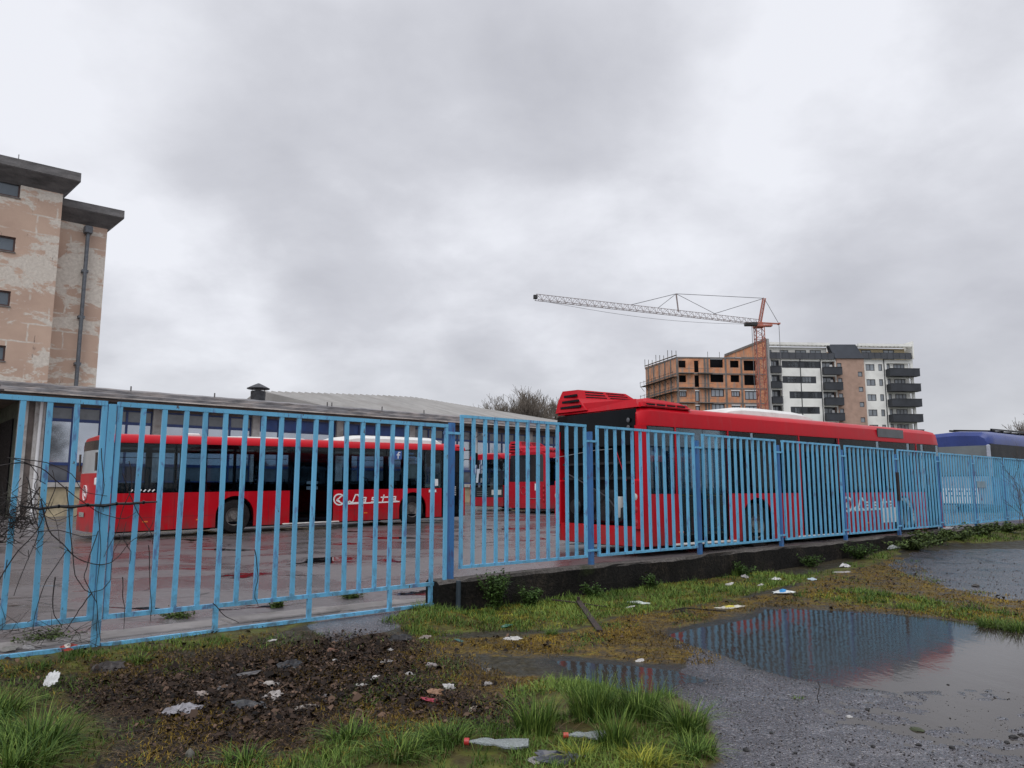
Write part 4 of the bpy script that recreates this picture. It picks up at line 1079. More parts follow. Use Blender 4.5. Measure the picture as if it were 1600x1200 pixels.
def build_apartments():
    t = thing('apartment_block', 'finished white, brown and anthracite apartment block with dark balconies', 'building', (PA[0], PA[1], 0), R(90 - AA))
    x0 = RA(732, 330, 740, 340)[0]; xA = CA(*zi(805, 400))[0]; xB = CA(*zi(1010, 400))[0]; xC = CA(*zi(1085, 400))[0]; xD = CA(*zi(1228, 400))[0]; xE = CA(*zi(1345, 400))[0]; xF = CA(*zi(1490, 400))[0]
    zr = RA(800, 318, 900, 400)[3]; zf = RA(800, 398, 900, 400)[3]
    P_ = RA(0, 0, 78, 78); fh = P_[3] - P_[2]                     # one storey
    rows = range(0, 9)
    def R_(x0_, y0_, x1_, y1_, k): q = RA(x0_, y0_, x1_, y1_); dx = 2.1 * .04 * 0; return (q[0], q[1], q[2] - fh * k, q[3] - fh * k)
    wh = []; 
    band = {0: (805, 1008), 1: (805, 980), 2: (838, 1008), 3: (840, 990), 4: (805, 980), 5: (838, 1008), 6: (805, 980), 7: (805, 980), 8: (805, 980)}
    bands = [R_(band[k][0], 414, band[k][1], 450, k) for k in rows]
    hA = [R_(748, 405, 800, 470, k) for k in rows]; hB = [R_(1014, 415, 1083, 478, k) for k in rows]
    hC1 = [R_(1246, 429, 1292, 463, k) for k in rows]; hC2 = [R_(1312, 429, 1332, 464, k) for k in rows]
    hD = [R_(1356, 424, 1480, 476, k) for k in rows]
    wl = MB()
    wl.wall(x0, xC, 0, zf, hA + bands + hB, 0, .35); wl.wall(xD, xF, 0, zf, hC1 + hC2 + hD, .3, .35)
    wl.box(x0, xC, 1.7, 14, 0, zf - .02); wl.box(xD, xF, 1.9, 14, 0, zf - .02)
    wl.build('white_wall', M_APW, t)
    hbr1 = [R_(1090, 425, 1113, 453, k) for k in rows]; hbr2 = [R_(1198, 470, 1222, 496, k) for k in rows]
    b = MB(); b.wall(xC, xD, 0, zf, hbr1 + hbr2, -.25, .3); b.box(xC, xD, .06, 14, 0, zf - .02); b.poly([(xC, -.25, 0), (xC, .3, 0), (xC, .3, zf), (xC, -.25, zf)]); b.poly([(xD, -.25, 0), (xD, .3, 0), (xD, .3, zf), (xD, -.25, zf)])
    b.build('brown_wall', M_APBR, t)
    for h in hbr1 + hbr2: win(t, *h, y=-.25 + .12, frame=M_FRAMED, pane=M_APANE, mull=0, fr=.12)
    for h in hC1: win(t, *h, y=.42, frame=M_FRAMED, pane=M_APANE, mull=1, fr=.13)
    for h in hC2: win(t, *h, y=.42, frame=M_FRAMED, pane=M_APANE, mull=0, fr=.12)
    for k, h in enumerate(bands):
        MB().box(h[0], h[1], .05, .30, h[2], h[3]).build('dark_band', M_ANTH, t)
        wd = (h[1] - h[0]); sp = [(.14, .42), (.58, .86)]
        for a, c in sp: win(t, h[0] + wd * a, h[0] + wd * c, h[2] + .08, h[3] - .08, y=.045, frame=M_FRAMED, pane=M_APANE, mull=2, fr=.09)
    for k, (hs, dep) in enumerate([(hA, 1.6), (hB, 1.6), (hD, 1.8)]):
        for h in hs:
            nn = 3 if k == 2 else 1
            MB().box(h[0] - .02, h[1] + .02, 1.0, 1.05, h[2], h[3]).build('recess_wall', M_APW if k == 2 else M_ANTH, t)
            if k == 2:
                w = h[1] - h[0]
                win(t, h[0] + w * .02, h[0] + w * .2, h[2] + .2, h[3] - .1, y=.98, frame=M_FRAMED, pane=M_APANE, mull=0, fr=.12)
                win(t, h[0] + w * .36, h[0] + w * .82, h[2], h[3] - .1, y=.98, frame=M_FRAMED, pane=M_APANE, mull=2, fr=.12)
            else: win(t, h[0] + .3, h[1] - .5, h[2], h[3] - .15, y=.98, frame=M_FRAMED, pane=M_APANE, mull=1, fr=.12)
    def balc(q, out, inner=.02):
        m = MB(); a, c, z0, z1 = q
        m.box(a, c, -out, inner, z0, z0 + .22); m.box(a, c, -out, -out + .08, z0 + .22, z1); m.box(a, a + .08, -out + .08, inner, z0 + .22, z1); m.box(c - .08, c, -out + .08, inner, z0 + .22, z1)
        m.box(a - .06, c + .06, -out - .06, -out + .10, z1, z1 + .08)
        return m.build('balcony', M_ANTH, t)
    for k in rows:
        balc(R_(745, 442, 800, 476, k), .5); balc(R_(1012, 450, 1106, 488, k), 1.2, -.26); balc(R_(1350, 458, 1504, 496, k), 1.4, .28)
        m = MB(); q = R_(1062, 430, 1076, 447, k); m.bbox(q[0], q[1], .6, .95, q[2], q[3], .04); m.build('cooler_box', M_STICK, t)
    # dark seams and downpipes
    for x in (904, 1010, 1228, 1345):
        s = CA(*zi(x, 500))[0]; MB().box(s - .09, s + .09, -.06 if x < 1100 else .2, .28, 0, zf).build('downpipe', M_ANTH, t)
    # top floor, set back, with glazed railing, pergola slab and slate slope
    tw = MB(); tw.box(x0, CA(*zi(1060, 400))[0], 1.6, 14, zf - .01, zr - .7); tw.build('top_floor_wall', M_APW, t)
    be = pm('beige_render', (.46, .38, .24), .8, .1, .5)
    MB().box(CA(*zi(1205, 400))[0], CA(*zi(1470, 400))[0], 1.6, 14, zf - .01, zr - .7).build('top_floor_wall', be, t)
    for a, c in ((745, 768), (812, 856), (892, 950), (970, 1028), (1240, 1292), (1355, 1412)):
        q = RA(a, 350, c, 398); win(t, *q, y=1.58, frame=M_FRAMED, pane=M_APANE, mull=1, fr=.12)
    gl = pm('smoked_railing_glass', (.045, .05, .06), .15, .2, .5)
    for a, c in ((738, 1075), (1222, 1475)):
        q = RA(a, 372, c, 404); r = MB(); r.box(q[0], q[1], -.35, -.30, q[2], q[3] - .05); n = int((q[1] - q[0]) / 1.3)
        r.build('railing_glass', gl, t); r = MB(); r.box(q[0], q[1], -.37, -.28, q[3] - .05, q[3] + .03)
        for k in range(n + 1): x = q[0] + (q[1] - q[0]) * k / n; r.box(x - .04, x + .04, -.39, -.352, q[2], q[3] - .051)
        r.build('railing', M_ANTH, t)
    for a, c in ((735, 1050), (1197, 1475)):
        q = RA(a, 318, c, 345); r = MB(); r.box(q[0], q[1], -.5, -.2, zr - .55, zr); r.box(q[0], q[1], .9, 1.6, zr - .5, zr - .01)
        n = int((q[1] - q[0]) / .9)
        for k in range(n): x = q[0] + (q[1] - q[0]) * (k + .5) / n; r.box(x - .1, x + .1, -.195, .9, zr - .42, zr - .12)
        r.build('pergola', M_APW, t)
    q = [CA(*zi(1050, 326)), CA(*zi(1192, 326)), CA(*zi(1228, 402)), CA(*zi(1078, 402))]
    m = MB(); m.loft([[(q[3][0], -.55, q[3][1]), (q[2][0], -.55, q[2][1]), (q[2][0], 1.4, q[2][1]), (q[3][0], 1.4, q[3][1])], [(q[0][0], .3, q[0][1]), (q[1][0], .3, q[1][1]), (q[1][0], 1.4, q[1][1]), (q[0][0], 1.4, q[0][1])]])
    m.build('slate_slope', pm('slate', (.035, .042, .055), .5, .2, .5), t)
    q = RA(1455, 320, 1486, 404); MB().box(q[1] - .3, q[1], -.5, 3, q[2], q[3] + .3).build('end_fin', M_APW, t)
    q = RA(732, 302, 738, 660); MB().box(x0 - .35, x0 + .05, -.6, 14, 0, CA(*zi(732, 300))[1]).build('party_wall', pm('grey_party_wall', (.32, .32, .32), .8, .15, .5), t)
    MB().box(x0, xF, 14.01, 14.3, 0, zr - .8).build('back_wall', M_APW, t)
    MB().box(CA(*zi(1090, 0))[0], CA(*zi(1155, 0))[0], 6, 9, zr - .7, zr + .25).build('lift_housing', M_APW, t)
build_apartments()

def build_site():
    M_OR = NT('hollow_clay_block')
    c = M_OR.ramp(M_OR.noise(.5, 6, .65, .3), (.3, (.40, .17, .09)), (.5, (.60, .27, .14)), (.7, (.68, .36, .21)))
    c = M_OR.mix(M_OR.ramp(M_OR.noise(.9, 6, .7, .2, (1.5, 1.5, .3)), (.48, 0), (.6, .75)), c, (.33, .26, .22))
    M_OR.base(c, .9); M_OR.bump(M_OR.noise(6, 3), .4, .05); M_OR = M_OR.m
    M_SL = pm('raw_concrete', (.17, .155, .145), .85, .3, .8, .3, 5, .03)
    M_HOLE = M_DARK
    t = thing('unfinished_block', 'unfinished orange clay-block apartment building wrapped in scaffold brackets', 'building', (PA[0], PA[1], 0), R(90 - AA))
    z8 = lambda x, y: (820 + .2625 * x, 440 + .2625 * y)
    C = lambda x, y: CA(*z8(x, y))
    def R8(x0, y0, x1, y1): a = C(x0, y0); b = C(x1, y1); c_ = C(x0, y1); d = C(x1, y0); return ((a[0] + c_[0]) / 2, (b[0] + d[0]) / 2, (c_[1] + b[1]) / 2, (a[1] + d[1]) / 2)
    xl = C(905, 500)[0]; xr = C(1436, 500)[0]; fl = [C(1150, y)[1] for y in (545, 632, 720)]; fh = fl[0] - fl[1]
    ztop = C(1000, 449)[1]
    levels = [ztop, fl[0], fl[1], fl[2]] + [fl[2] - fh * k for k in range(1, 8)]
    H = []; W_ = []
    cols = [((915, 958), 470, 512, 0), ((1008, 1035), 470, 540, 0), ((1102, 1180), 458, 512, 1), ((1222, 1274), 470, 512, 1), ((1303, 1380), 470, 530, 1)]
    for (a, b), y0, y1, w in cols:
        for k in range(8):
            q = R8(a, y0, b, y1); dz = fh * k
            h = (q[0], q[1], q[2] - dz, q[3] - dz); H.append(h)
            if k >= 2: W_.append(h)
    mb = MB(); mb.wall(xl, xr, 0, ztop, H, 0, .3)
    # flank receding to the left, over the same floors
    px0, pz0 = C(905, 449); far = at(1008.5, 575, 171.0); loc = far - Vector((PA[0], PA[1], 0)); a_ = R(90 - AA)
    fx = loc.x * math.cos(a_) + loc.y * math.sin(a_); fy = -loc.x * math.sin(a_) + loc.y * math.cos(a_)
    nfl = 11
    def FL(u, z, o=0.): 
        d = Vector((fx - xl, fy)); n = Vector((-d.y, d.x)).normalized(); n = n if n.x < 0 else -n
        return (xl + (fx - xl) * u + n.x * o, fy * u + n.y * o, z)
    mb.poly([FL(0, 0), FL(1, 0), FL(1, ztop + .3), FL(0, ztop)])
    mb.poly([FL(1, 0), (xr, fy, 0), (xr, fy, ztop), FL(1, ztop)])
    # raised end with the sloping top against the finished block
    p = [C(1190, 449), C(1190, 438), C(1432, 346), C(1436, 449)]
    mb.loft([[(a, .02, z) for a, z in p], [(a, .4, z) for a, z in p]])
    mb.build('block_wall', M_OR, t)
    MB().box(xl + .4, xr - .2, 1.6, 1.7, 0, ztop - .1).build('opening_shade', M_HOLE, t)  # near-black sheet behind the openings; the shade indoors is put into its colour
    sl = MB()
    for z in levels: sl.box(xl - .1, xr, -.10, .28, z - .28, z); 
    sl.build('floor_slab', M_SL, t)
    sl = MB()
    for z in levels: sl.loft([[FL(0, z - .26, .06), FL(1, z - .26, .06), FL(1, z - .26, -.2), FL(0, z - .26, -.2)], [FL(0, z, .06), FL(1, z, .06), FL(1, z, -.2), FL(0, z, -.2)]])
    sl.build('flank_floor_slab', M_SL, t)
    for x in (908, 1070, 1088, 1195, 1288, 1392):
        s = C(x, 500)[0]; MB().box(s - .2, s + .2, -.07, .25, 0, ztop - .285).build('column', M_SL, t)
    for h in W_:
        if h[3] < 4: continue
        win(t, h[0] + .05, h[1] - .05, h[2] + .05, h[3] - .3, y=.2, frame=M_FRAMED, pane=pm('new_window_pane', (.26, .29, .33), .2, .3, .3, spec=.8), mull=2 if h[1] - h[0] > 1.5 else 0, fr=.14)
        MB().box(h[0], h[1], .02, .26, h[3] - .28, h[3] - .01).build('shutter_box', M_STICK, t)
    for u in (.18, .36, .54, .72, .9):                         # flank columns
        m = MB(); m.loft([[FL(u - .02, 0, .04), FL(u + .02, 0, .04), FL(u + .02, 0, -.2), FL(u - .02, 0, -.2)], [FL(u - .02, ztop, .04), FL(u + .02, ztop, .04), FL(u + .02, ztop, -.2), FL(u - .02, ztop, -.2)]]); m.build('flank_column', M_SL, t)
    # balcony slabs, boards and brackets on the flank
    sc = pm('scaffold_timber', (.07, .055, .045), .8, .3)
    for k, z in enumerate(levels[1:5]):
        m = MB(); m.loft([[FL(-.02, z - .9, .05), FL(1.06, z - .9, .05), FL(1.06, z - .9, 1.0), FL(-.02, z - .9, 1.0)], [FL(-.02, z - .82, .05), FL(1.06, z - .82, .05), FL(1.06, z - .82, 1.0), FL(-.02, z - .82, 1.0)]])
        for u in np.linspace(0, 1.05, 9): m.bar(FL(u, z - .9, 1.0), FL(u, z + .3, 1.05), .07); m.bar(FL(u, z - .9, .9), FL(u, z - 1.9, .05), .07)
        m.bar(FL(-.02, z + .05, 1.03), FL(1.06, z + .05, 1.03), .06); m.build('scaffold_platform', sc, t)
    for k in range(9):
        u = k / 8; MB().bar(FL(u, ztop - .1, .1), FL(u, ztop + 1.3 + .4 * (k % 3), .1), .10).build('formwork_prop', sc, t)
    for px in (1090, 1160, 1250): s = C(px, 450)[0]; MB().bar((s, .1, ztop), (s, .1, ztop + 1.2), .07).build('formwork_prop', sc, t)
    m = MB(); m.bar(FL(0, ztop + .35, .08), FL(1, ztop + .55, .08), .5, .06); m.build('formwork_board', pm('formwork_board', (.22, .15, .09), .8), t)
    m = MB()
    for x in (940, 1050): 
        for z in levels[1:5]: s = C(x, 0)[0]; m.box(s - 1.6, s + 1.6, -.9, -.11, z - .2, z - .03); m.box(s - 1.6, s + 1.6, -.9, -.84, z + .75, z + .82)
    m.build('balcony_slab', M_SL, t)
    a, b = C(1190, 438), C(1436, 344)
    MB().bar((a[0], -.05, a[1]), (b[0], -.05, b[1] + .1), .25, .45).build('sloping_coping', M_SL, t)
build_site()

def build_crane():
    Yc = 148.0; base = at(1190, 600, Yc)
    red = pm('rusty_red_lattice', (.40, .13, .09), .6, .2, 2); gal = pm('galvanised_lattice', (.24, .19, .18), .5, .2, 2); blk = pm('crane_black', (.03, .03, .03), .6)
    t = thing('tower_crane', 'slewing tower crane with long pale lattice jib and red mast beside the orange block', 'crane', (base.x, base.y, 0))
    def P(px, py, Y): v = at(px, py, Y); return Vector((v.x - base.x, v.y - base.y, v.z))
    top = P(1191, 512, Yc).z
    def lattice(p, q, w, h, n, r, mat, name, tri=False, parent=t):
        p, q = Vector(p), Vector(q); d = (q - p).normalized(); side = d.cross(Vector((0, 0, 1)) if abs(d.z) < .9 else Vector((0, 1, 0))).normalized(); up = side.cross(d).normalized()
        m = MB()
        off = [(-w / 2, -h / 2), (w / 2, -h / 2), (0, h / 2)] if tri else [(-w / 2, -h / 2), (w / 2, -h / 2), (w / 2, h / 2), (-w / 2, h / 2)]
        K = lambda i, u: p + (q - p) * u + side * off[i][0] + up * off[i][1]
        for i in range(len(off)):
            m.bar(K(i, 0), K(i, 1), r * 1.5); j = (i + 1) % len(off)
            for k in range(n):
                a, b = k / n, (k + 1) / n
                m.bar(K(i, a), K(j, (a + b) / 2), r); m.bar(K(j, (a + b) / 2), K(i, b), r)
                if not tri: m.bar(K(i, a), K(j, a), r)
        return m.build(name, mat, parent)
    lattice((0, 0, 0), (0, 0, top), 1.6, 1.6, 15, .085, red, 'mast')
    m = MB(); m.bbox(-1.0, 1.0, -1.0, 1.0, top, top + .5, .1); m.bbox(-.5, .7, -.6, .6, top + .5, top + 1.1, .1); m.bbox(.9, 2.6, -.5, .5, top + .2, top + .6, .08); m.build('slewing_ring', red, t)
    pk = P(1194, 466, Yc); cj = P(1217, 506, Yc); rt = P(1186, 506, Yc)
    lattice((.2, 0, top + 1.0), pk, .5, .5, 6, .07, red, 'tower_head')
    m = MB(); m.bar((.0, .3, top + 1.0), (cj.x, .3, cj.z), .16); m.bar((.0, -.3, top + 1.0), (cj.x, -.3, cj.z), .16); m.bar((cj.x, -.5, cj.z), (cj.x, .5, cj.z), .3); m.build('counter_arm', red, t)
    tip = P(838, 464, 122.0); root = P(1186, 503, Yc)
    mid = root.lerp(tip, .42)
    lattice(root, tip, 1.0, 1.0, 34, .05, gal, 'jib', tri=True)
    m = MB(); m.bbox(tip.x - .5, tip.x + .2, tip.y - .4, tip.y + .4, tip.z - .3, tip.z + .3, .05); m.build('jib_tip', blk, t)
    trl = root.lerp(tip, .045); m = MB(); m.bbox(trl.x - 1.2, trl.x + 1.2, trl.y - .6, trl.y + .6, trl.z - 1.0, trl.z - .3, .08)
    for dx in (-.7, .7): m.lathe([(0, -.5), (.3, -.5), (.3, -.4), (0, -.4)], (trl.x + dx, trl.y, trl.z - .9), 'y', 12)
    m.build('trolley', blk, t)
    c2 = root.lerp(tip, .36); post = P(1056.5, 459, c2.y + base.y); foot = P(1060, 487, c2.y + base.y)
    MB().bar(foot, post, .22).build('strut', gal, t)
    def K(u, dz=.5): return root.lerp(tip, u) + Vector((0, 0, dz))
    cb = MB()
    for a, b in ((pk, post), (post, K(.62)), (post, K(.50)), (pk, K(.24)), (pk, Vector((cj.x, 0, cj.z))), (post, K(.22)), (Vector((cj.x, 0, cj.z)), Vector((cj.x + .1, 0, 2))), (K(.04, -1), K(.04, -14)), (K(.02, -1), K(.02, -12)),):
        cb.tube([a, b], .055, 4)
    pts = [K(u, -.5 - 1.1 * math.sin(math.pi * u)) for u in np.linspace(.06, .97, 12)]; cb.tube(pts, .03, 4)
    cb.build('cable', pm('steel_cable', (.14, .14, .15), .5), t)
    m = MB(); m.box(-2.4, 2.4, -2.4, 2.4, 0, .6); m.build('base', M_GREYM, t)
build_crane()

# ---------------------------------------------------------------- coaches at the right
def make_coach(label, p0, ang, z0, glassy=.75, L=11.5):
    W = 2.55; b = thing('coach', label, 'coach', (p0[0], p0[1], z0), R(90 - ang), group='blue and white coaches at the right')
    blue = pm('coach_blue', (.03, .055, .22), .3, .25, .6, spec=.4); sil = pm('coach_silver', (.42, .45, .52), .25, .1, 1, metal=.2)
    H_ = 3.35
    prof = [(0, 2.78), (.0, 2.95), (.08, 3.15), (.3, 3.30), (W / 2, 3.36)]; prof += [(W - y, z) for y, z in reversed(prof[:-1])]
    m = MB(); rings = []
    for x, i, dz in [(-.02, .25, .12), (.12, .06, .02), (.5, 0, 0), (L * .5, 0, .0), (L, 0, -.02)]:
        rings.append([(x, W / 2 + (y - W / 2) * (1 - i * .4), 2.78 + (z - 2.78) * (1 - i) - dz * .5) for y, z in prof])
    m.loft(rings); m.box(0.02, L, 0, .06, .35, 1.45); m.box(.02, L, W - .06, W, .35, 1.45); m.box(.0, .12, .061, W - .061, .35, 1.45)
    m.build('body', blue, b, smooth=True)
    m = MB(); m.box(.04, L, .01, .05, 1.45, 2.79); m.box(.04, L, W - .05, W - .01, 1.45, 2.79); m.build('window', pm('coach_window', (.008, .009, .012), .3, .4, .6, spec=.08), b)
    rear_shape(W, b, 1.55, 2.72, .16, W - .16, .12, n=12).build('rear_window', pm('coach_rear_glass', (.13, .15, .155), .10, .25, .9, spec=.8), b, smooth=True)
    rear_shape(W, b, .40, 1.5, .04, W - .04, .12).build('rear_panel', sil, b, smooth=True)
    for y in (.02, W - .16): MB().bbox(-.06, .12, y, y + .14, 1.48, 2.75, .03).build('corner_pillar', sil, b)
    for wx in (3.0, 8.8):
        for yc, sg in ((.03, 1), (W - .03, -1)):
            ty = MB().lathe([(.26, .16 * sg), (.26, .02 * sg), (.30, -.01 * sg), (.44, 0), (.485, .06 * sg), (.485, .24 * sg), (0, .26 * sg)], (wx, yc, .485)).build('tyre', M_RUBBER, b, smooth=True)
            MB().lathe([(0, .05 * sg), (.2, .08 * sg), (.265, .012 * sg), (0, .12 * sg)], (wx, yc, .485)).build('rim', M_RIM, ty, smooth=True)
    return b
PC = (at(1548, 700, 30.0).x, 30.0)
c1 = make_coach('blue-roofed coach with pale rear window showing beyond the large red bus', PC, 52.0, .45)
MB().bbox(-.150, -.115, .5, 1.95, .42, 1.02, .008).build('white_panel', M_STICK, c1)
sig = [[(.6, z), (1.9, z)] for z in (1.02, 1.10, 1.18)]
mb = MB()
for k in range(9): mb.box(-.156, -.1505, .62 + k * .14, .70 + k * .14, .88, .94)
for k in range(7): mb.box(-.156, -.1505, .62 + k * .17, .72 + k * .17, .70, .75)
mb.build('rear_lettering', M_BLUEFR, c1)
m = MB()
for k in range(5): m.bar((2.0 + k * .9, .5, 3.40), (2.0 + k * .9, 2.1, 3.52), .10, .06)
m.bar((1.6, .5, 3.45), (6, .5, 3.5), .07); m.bar((1.6, 2.1, 3.48), (6, 2.1, 3.55), .07); m.build('roof_rack', M_BLACK, c1)
c2 = dup(c1, (at(1583, 700, 37.0).x, 37.0, .5), label='second blue coach, only its roof showing past the first coach at the right edge')
c3 = dup(c1, (at(1497, 700, 40.0).x, 40.0, .18), label='dark-racked coach, a sliver of roof between the red bus and the blue coach')

# ---------------------------------------------------------------- bare trees
def bare_tree(name, label, loc, h, spread, seed, r0=.22, col=(.13, .11, .09), upright=.6, levels=5, group=None, top=10, widen=1., wide=6, thick=1.):
    rnd = random.Random(seed); t = thing(name, label, 'tree', loc, 0, group=group)
    tr = MB(); tw = MB()
    def grow(p, d, l, r, lev):
        n = 3; pts = [p]; q = Vector(p); dd = Vector(d)
        for k in range(n):
            dd = (dd + Vector((rnd.uniform(-.13, .13), rnd.uniform(-.13, .13), rnd.uniform(-.03, .12)))).normalized(); q = q + dd * l / n; pts.append(q.copy())
        rs = [r * (1 - .45 * k / n) for k in range(n + 1)]
        (tr if lev < 2 else tw).tube(pts, [max(q, .012) * thick for q in rs], 6 if lev < 2 else 3, cap=False)
        if lev >= levels: return
        nb = {0: wide, 1: 5, 2: 4, 3: 4}.get(lev, 3)
        for k in range(nb):
            u = rnd.uniform(.35, 1.0) if lev else rnd.uniform(.55, 1.0)
            i = min(int(u * n), n - 1); pp = pts[i].lerp(pts[i + 1], u * n - i)
            az = 2 * math.pi * (k + rnd.random() * .7) / nb; tilt = rnd.uniform(.25, .75) * spread
            a = dd.orthogonal().normalized(); b = dd.cross(a)
            nd = (dd * math.cos(tilt) + (a * math.cos(az) + b * math.sin(az)) * math.sin(tilt) + Vector((0, 0, upright * .35))).normalized()
            grow(pp, nd, l * rnd.uniform(.58, .8), rs[i] * .55, lev + 1)
    grow(Vector((0, 0, 0)), Vector((0, 0, 1)), h * .34, r0, 0)
    bark = pm('bark_%d' % int(col[0] * 1000), col, .9, .3, 6)
    k = top / max(v[2] for v in tw.v)
    for m_ in (tr, tw): m_.v = [(v[0] * k * widen, v[1] * k * widen, v[2] * k) for v in m_.v]
    tr.build('trunk', bark, t); tw.build('crown', pm('twigs_%d' % int(col[0] * 1000), tuple(c * 1.25 for c in col), .9, .3, 3), t); return t
p = at(820, 612, 82); bare_tree('bare_tree', 'rounded leafless tree above the right end of the ribbed roof', (p.x, p.y, .3), 11.0, 1.0, 3, .2, levels=6, wide=8, top=(p.z - .3) * 1.06, widen=1.15, thick=.95)
p = at(850, 624, 90); bare_tree('bare_tree', 'lower leafless tree beside the hump of the large red bus', (p.x, p.y, .3), 10.6, .6, 5, .18, levels=6, wide=7, top=p.z - .3, widen=1.1, thick=1.0)
p = at(868, 622, 92); bare_tree('bare_tree', 'leafless tree half behind the louvred roof hump', (p.x, p.y, .3), 10.2, .5, 9, .16, levels=5, top=p.z - .3, thick=1.8)
p = at(1612, 634, 48); bare_tree('bare_tree', 'leafless tree reaching in at the right edge', (p.x, p.y, .3), 7.6, .9, 12, .16, levels=5, top=p.z - .3)
def house(label, px0, px1, ytop, Y, wallc, roofc):
    a, b = at(px0, ytop, Y), at(px1, ytop, Y); t = thing('distant_house', label, 'house', (a.x, Y, 0)); w = b.x - a.x; h = a.z
    MB().box(0, w, 0, 8, -.3, h - 2.2).build('wall', pm('house_wall_%d' % px0, wallc, .8), t)
    MB().loft([[(-.6, -.6, h - 2.2), (w + .6, -.6, h - 2.2), (w + .6, 8.6, h - 2.2), (-.6, 8.6, h - 2.2)], [(1.5, 3.6, h), (w - 1.5, 3.6, h), (w - 1.5, 4.4, h), (1.5, 4.4, h)]]).build('roof', pm('house_roof_%d' % px0, roofc, .8), t)
    for k in range(3): MB().box(w * (.15 + .3 * k), w * (.28 + .3 * k), -.05, .02, h - 4.2, h - 2.9).build('window', M_PANE, t)
house('distant pale house with a dull red roof above the blue coach', 1509, 1566, 669.5, 95, (.4, .38, .35), (.20, .09, .08))
def far_shrub(label, px, Y, ytop, w, seed):
    rnd = random.Random(seed); p = at(px, ytop, Y); t = thing('distant_tree', label, 'tree', (p.x, Y, 0)); h = p.z
    MB().tube([(0, 0, 0), (0, 0, h * .5)], [.25, .15], 6).build('trunk', pm('bark_85', (.085, .07, .055), .9), t)
    m = MB()
    for k in range(900):
        th = rnd.uniform(0, 6.28); rr = rnd.random() ** .5; z = h * (.35 + .65 * rnd.random()); lim = math.sin(min(1, (z / h - .3) / .7 * 1.1 + .1) * math.pi) ** .6
        c = Vector((w * rr * lim * math.cos(th), w * rr * lim * math.sin(th), z)); a = Vector((rnd.gauss(0, 1), rnd.gauss(0, 1), rnd.gauss(0, 1))).normalized() * .28; b = a.orthogonal().normalized() * .2
        m.poly([c + a, c + b, c - a, c - b])
    m.build('crown', pm('far_foliage', (.06, .065, .05), .9, .4, 1), t)

# trees standing behind the photographer: seen mirrored in the panes, and they keep the low sky off them
def build_tree_belt():
    n = 26000; r = RNG
    x = r.uniform(-75, 75, n); base = 9 + 3.5 * np.sin(x * .11) + 2.2 * np.sin(x * .37 + 1); z = r.random(n) ** .8 * base; y = -42 + r.normal(0, 2.0, n)
    c = np.stack([x, y, z], 1); a = r.normal(0, 1, (n, 3)); a /= np.linalg.norm(a, axis=1)[:, None]; b = np.cross(a, r.normal(0, 1, (n, 3))); b /= np.linalg.norm(b, axis=1)[:, None]
    V = np.stack([c - a * .5, c - b * .35, c + a * .5, c + b * .35], 1).reshape(-1, 3); Fq = np.arange(n * 4).reshape(n, 4)
    tag(np_mesh('tree_belt', V, Fq, pm('belt_foliage', (.035, .045, .022), .9, .4, .4)), kind='stuff')
build_tree_belt()

# ---------------------------------------------------------------- vegetation and litter on the near ground
HEAPRIM = poly_world([(60, 1060), (250, 1030), (480, 1000), (700, 1000), (860, 1090), (860, 1120), (780, 1165), (520, 1190), (380, 1230), (100, 1260), (120, 1130), (-100, 1110), (-100, 1050)])
def gz(x, y): return float(ground_height(np.array([[x, y]]))[0][0])
def blade_mat(name, lo, mid, hi, rough=.55):
    t = NT(name); f = t.attr('tone')
    t.base(t.ramp(f, (0, lo), (.5, mid), (1, hi)), rough, spec=.12)
    t.b.inputs['Subsurface Weight'].default_value = 0
    return t.m
M_GRASS = blade_mat('grass_blades', (.022, .046, .010), (.070, .128, .024), (.22, .30, .065))
M_GRASSY = blade_mat('yellowish_grass', (.07, .085, .012), (.20, .225, .028), (.40, .38, .06))
M_MOSSB = blade_mat('brown_moss', (.035, .024, .008), (.15, .095, .020), (.32, .22, .035), .8)
M_STRAW = blade_mat('dead_stalks', (.022, .015, .010), (.085, .055, .034), (.30, .21, .12), .8)
M_LEAF = blade_mat('rotting_leaves', (.008, .006, .005), (.034, .022, .016), (.15, .095, .065), .6)
def blades(name, P, H, lean, width, mat, tone, seed=1, parent=None, segs=2, az=None):
    """P (n,3) roots, H (n,) heights, lean (n,) sideways reach / height"""
    r = np.random.default_rng(seed); n = len(P); az = r.uniform(0, 2 * np.pi, n) if az is None else az
    d = np.stack([np.cos(az), np.sin(az), 0 * az], 1); sd_ = np.stack([-np.sin(az + r.normal(0, .5, n)), np.cos(az), 0 * az], 1)
    V = []; lv = np.linspace(0, 1, segs + 1)
    for u in lv:
        c = P + d * (H * lean * u ** 1.8)[:, None]; c[:, 2] += H * (u - .35 * lean * u ** 2.2 * np.minimum(lean, 1.5))
        w = (width * (1 - u * .93))[:, None] * .5
        V += [c - sd_ * w, c + sd_ * w]
    V = np.stack(V, 1); k = 2 * (segs + 1); base = (np.arange(n) * k)[:, None]
    Fq = np.concatenate([base + np.array([2 * j, 2 * j + 1, 2 * j + 3, 2 * j + 2]) for j in range(segs)], 0)
    T = np.repeat(tone, k)
    return np_mesh(name, V.reshape(-1, 3), Fq, mat, parent, {'tone': T})
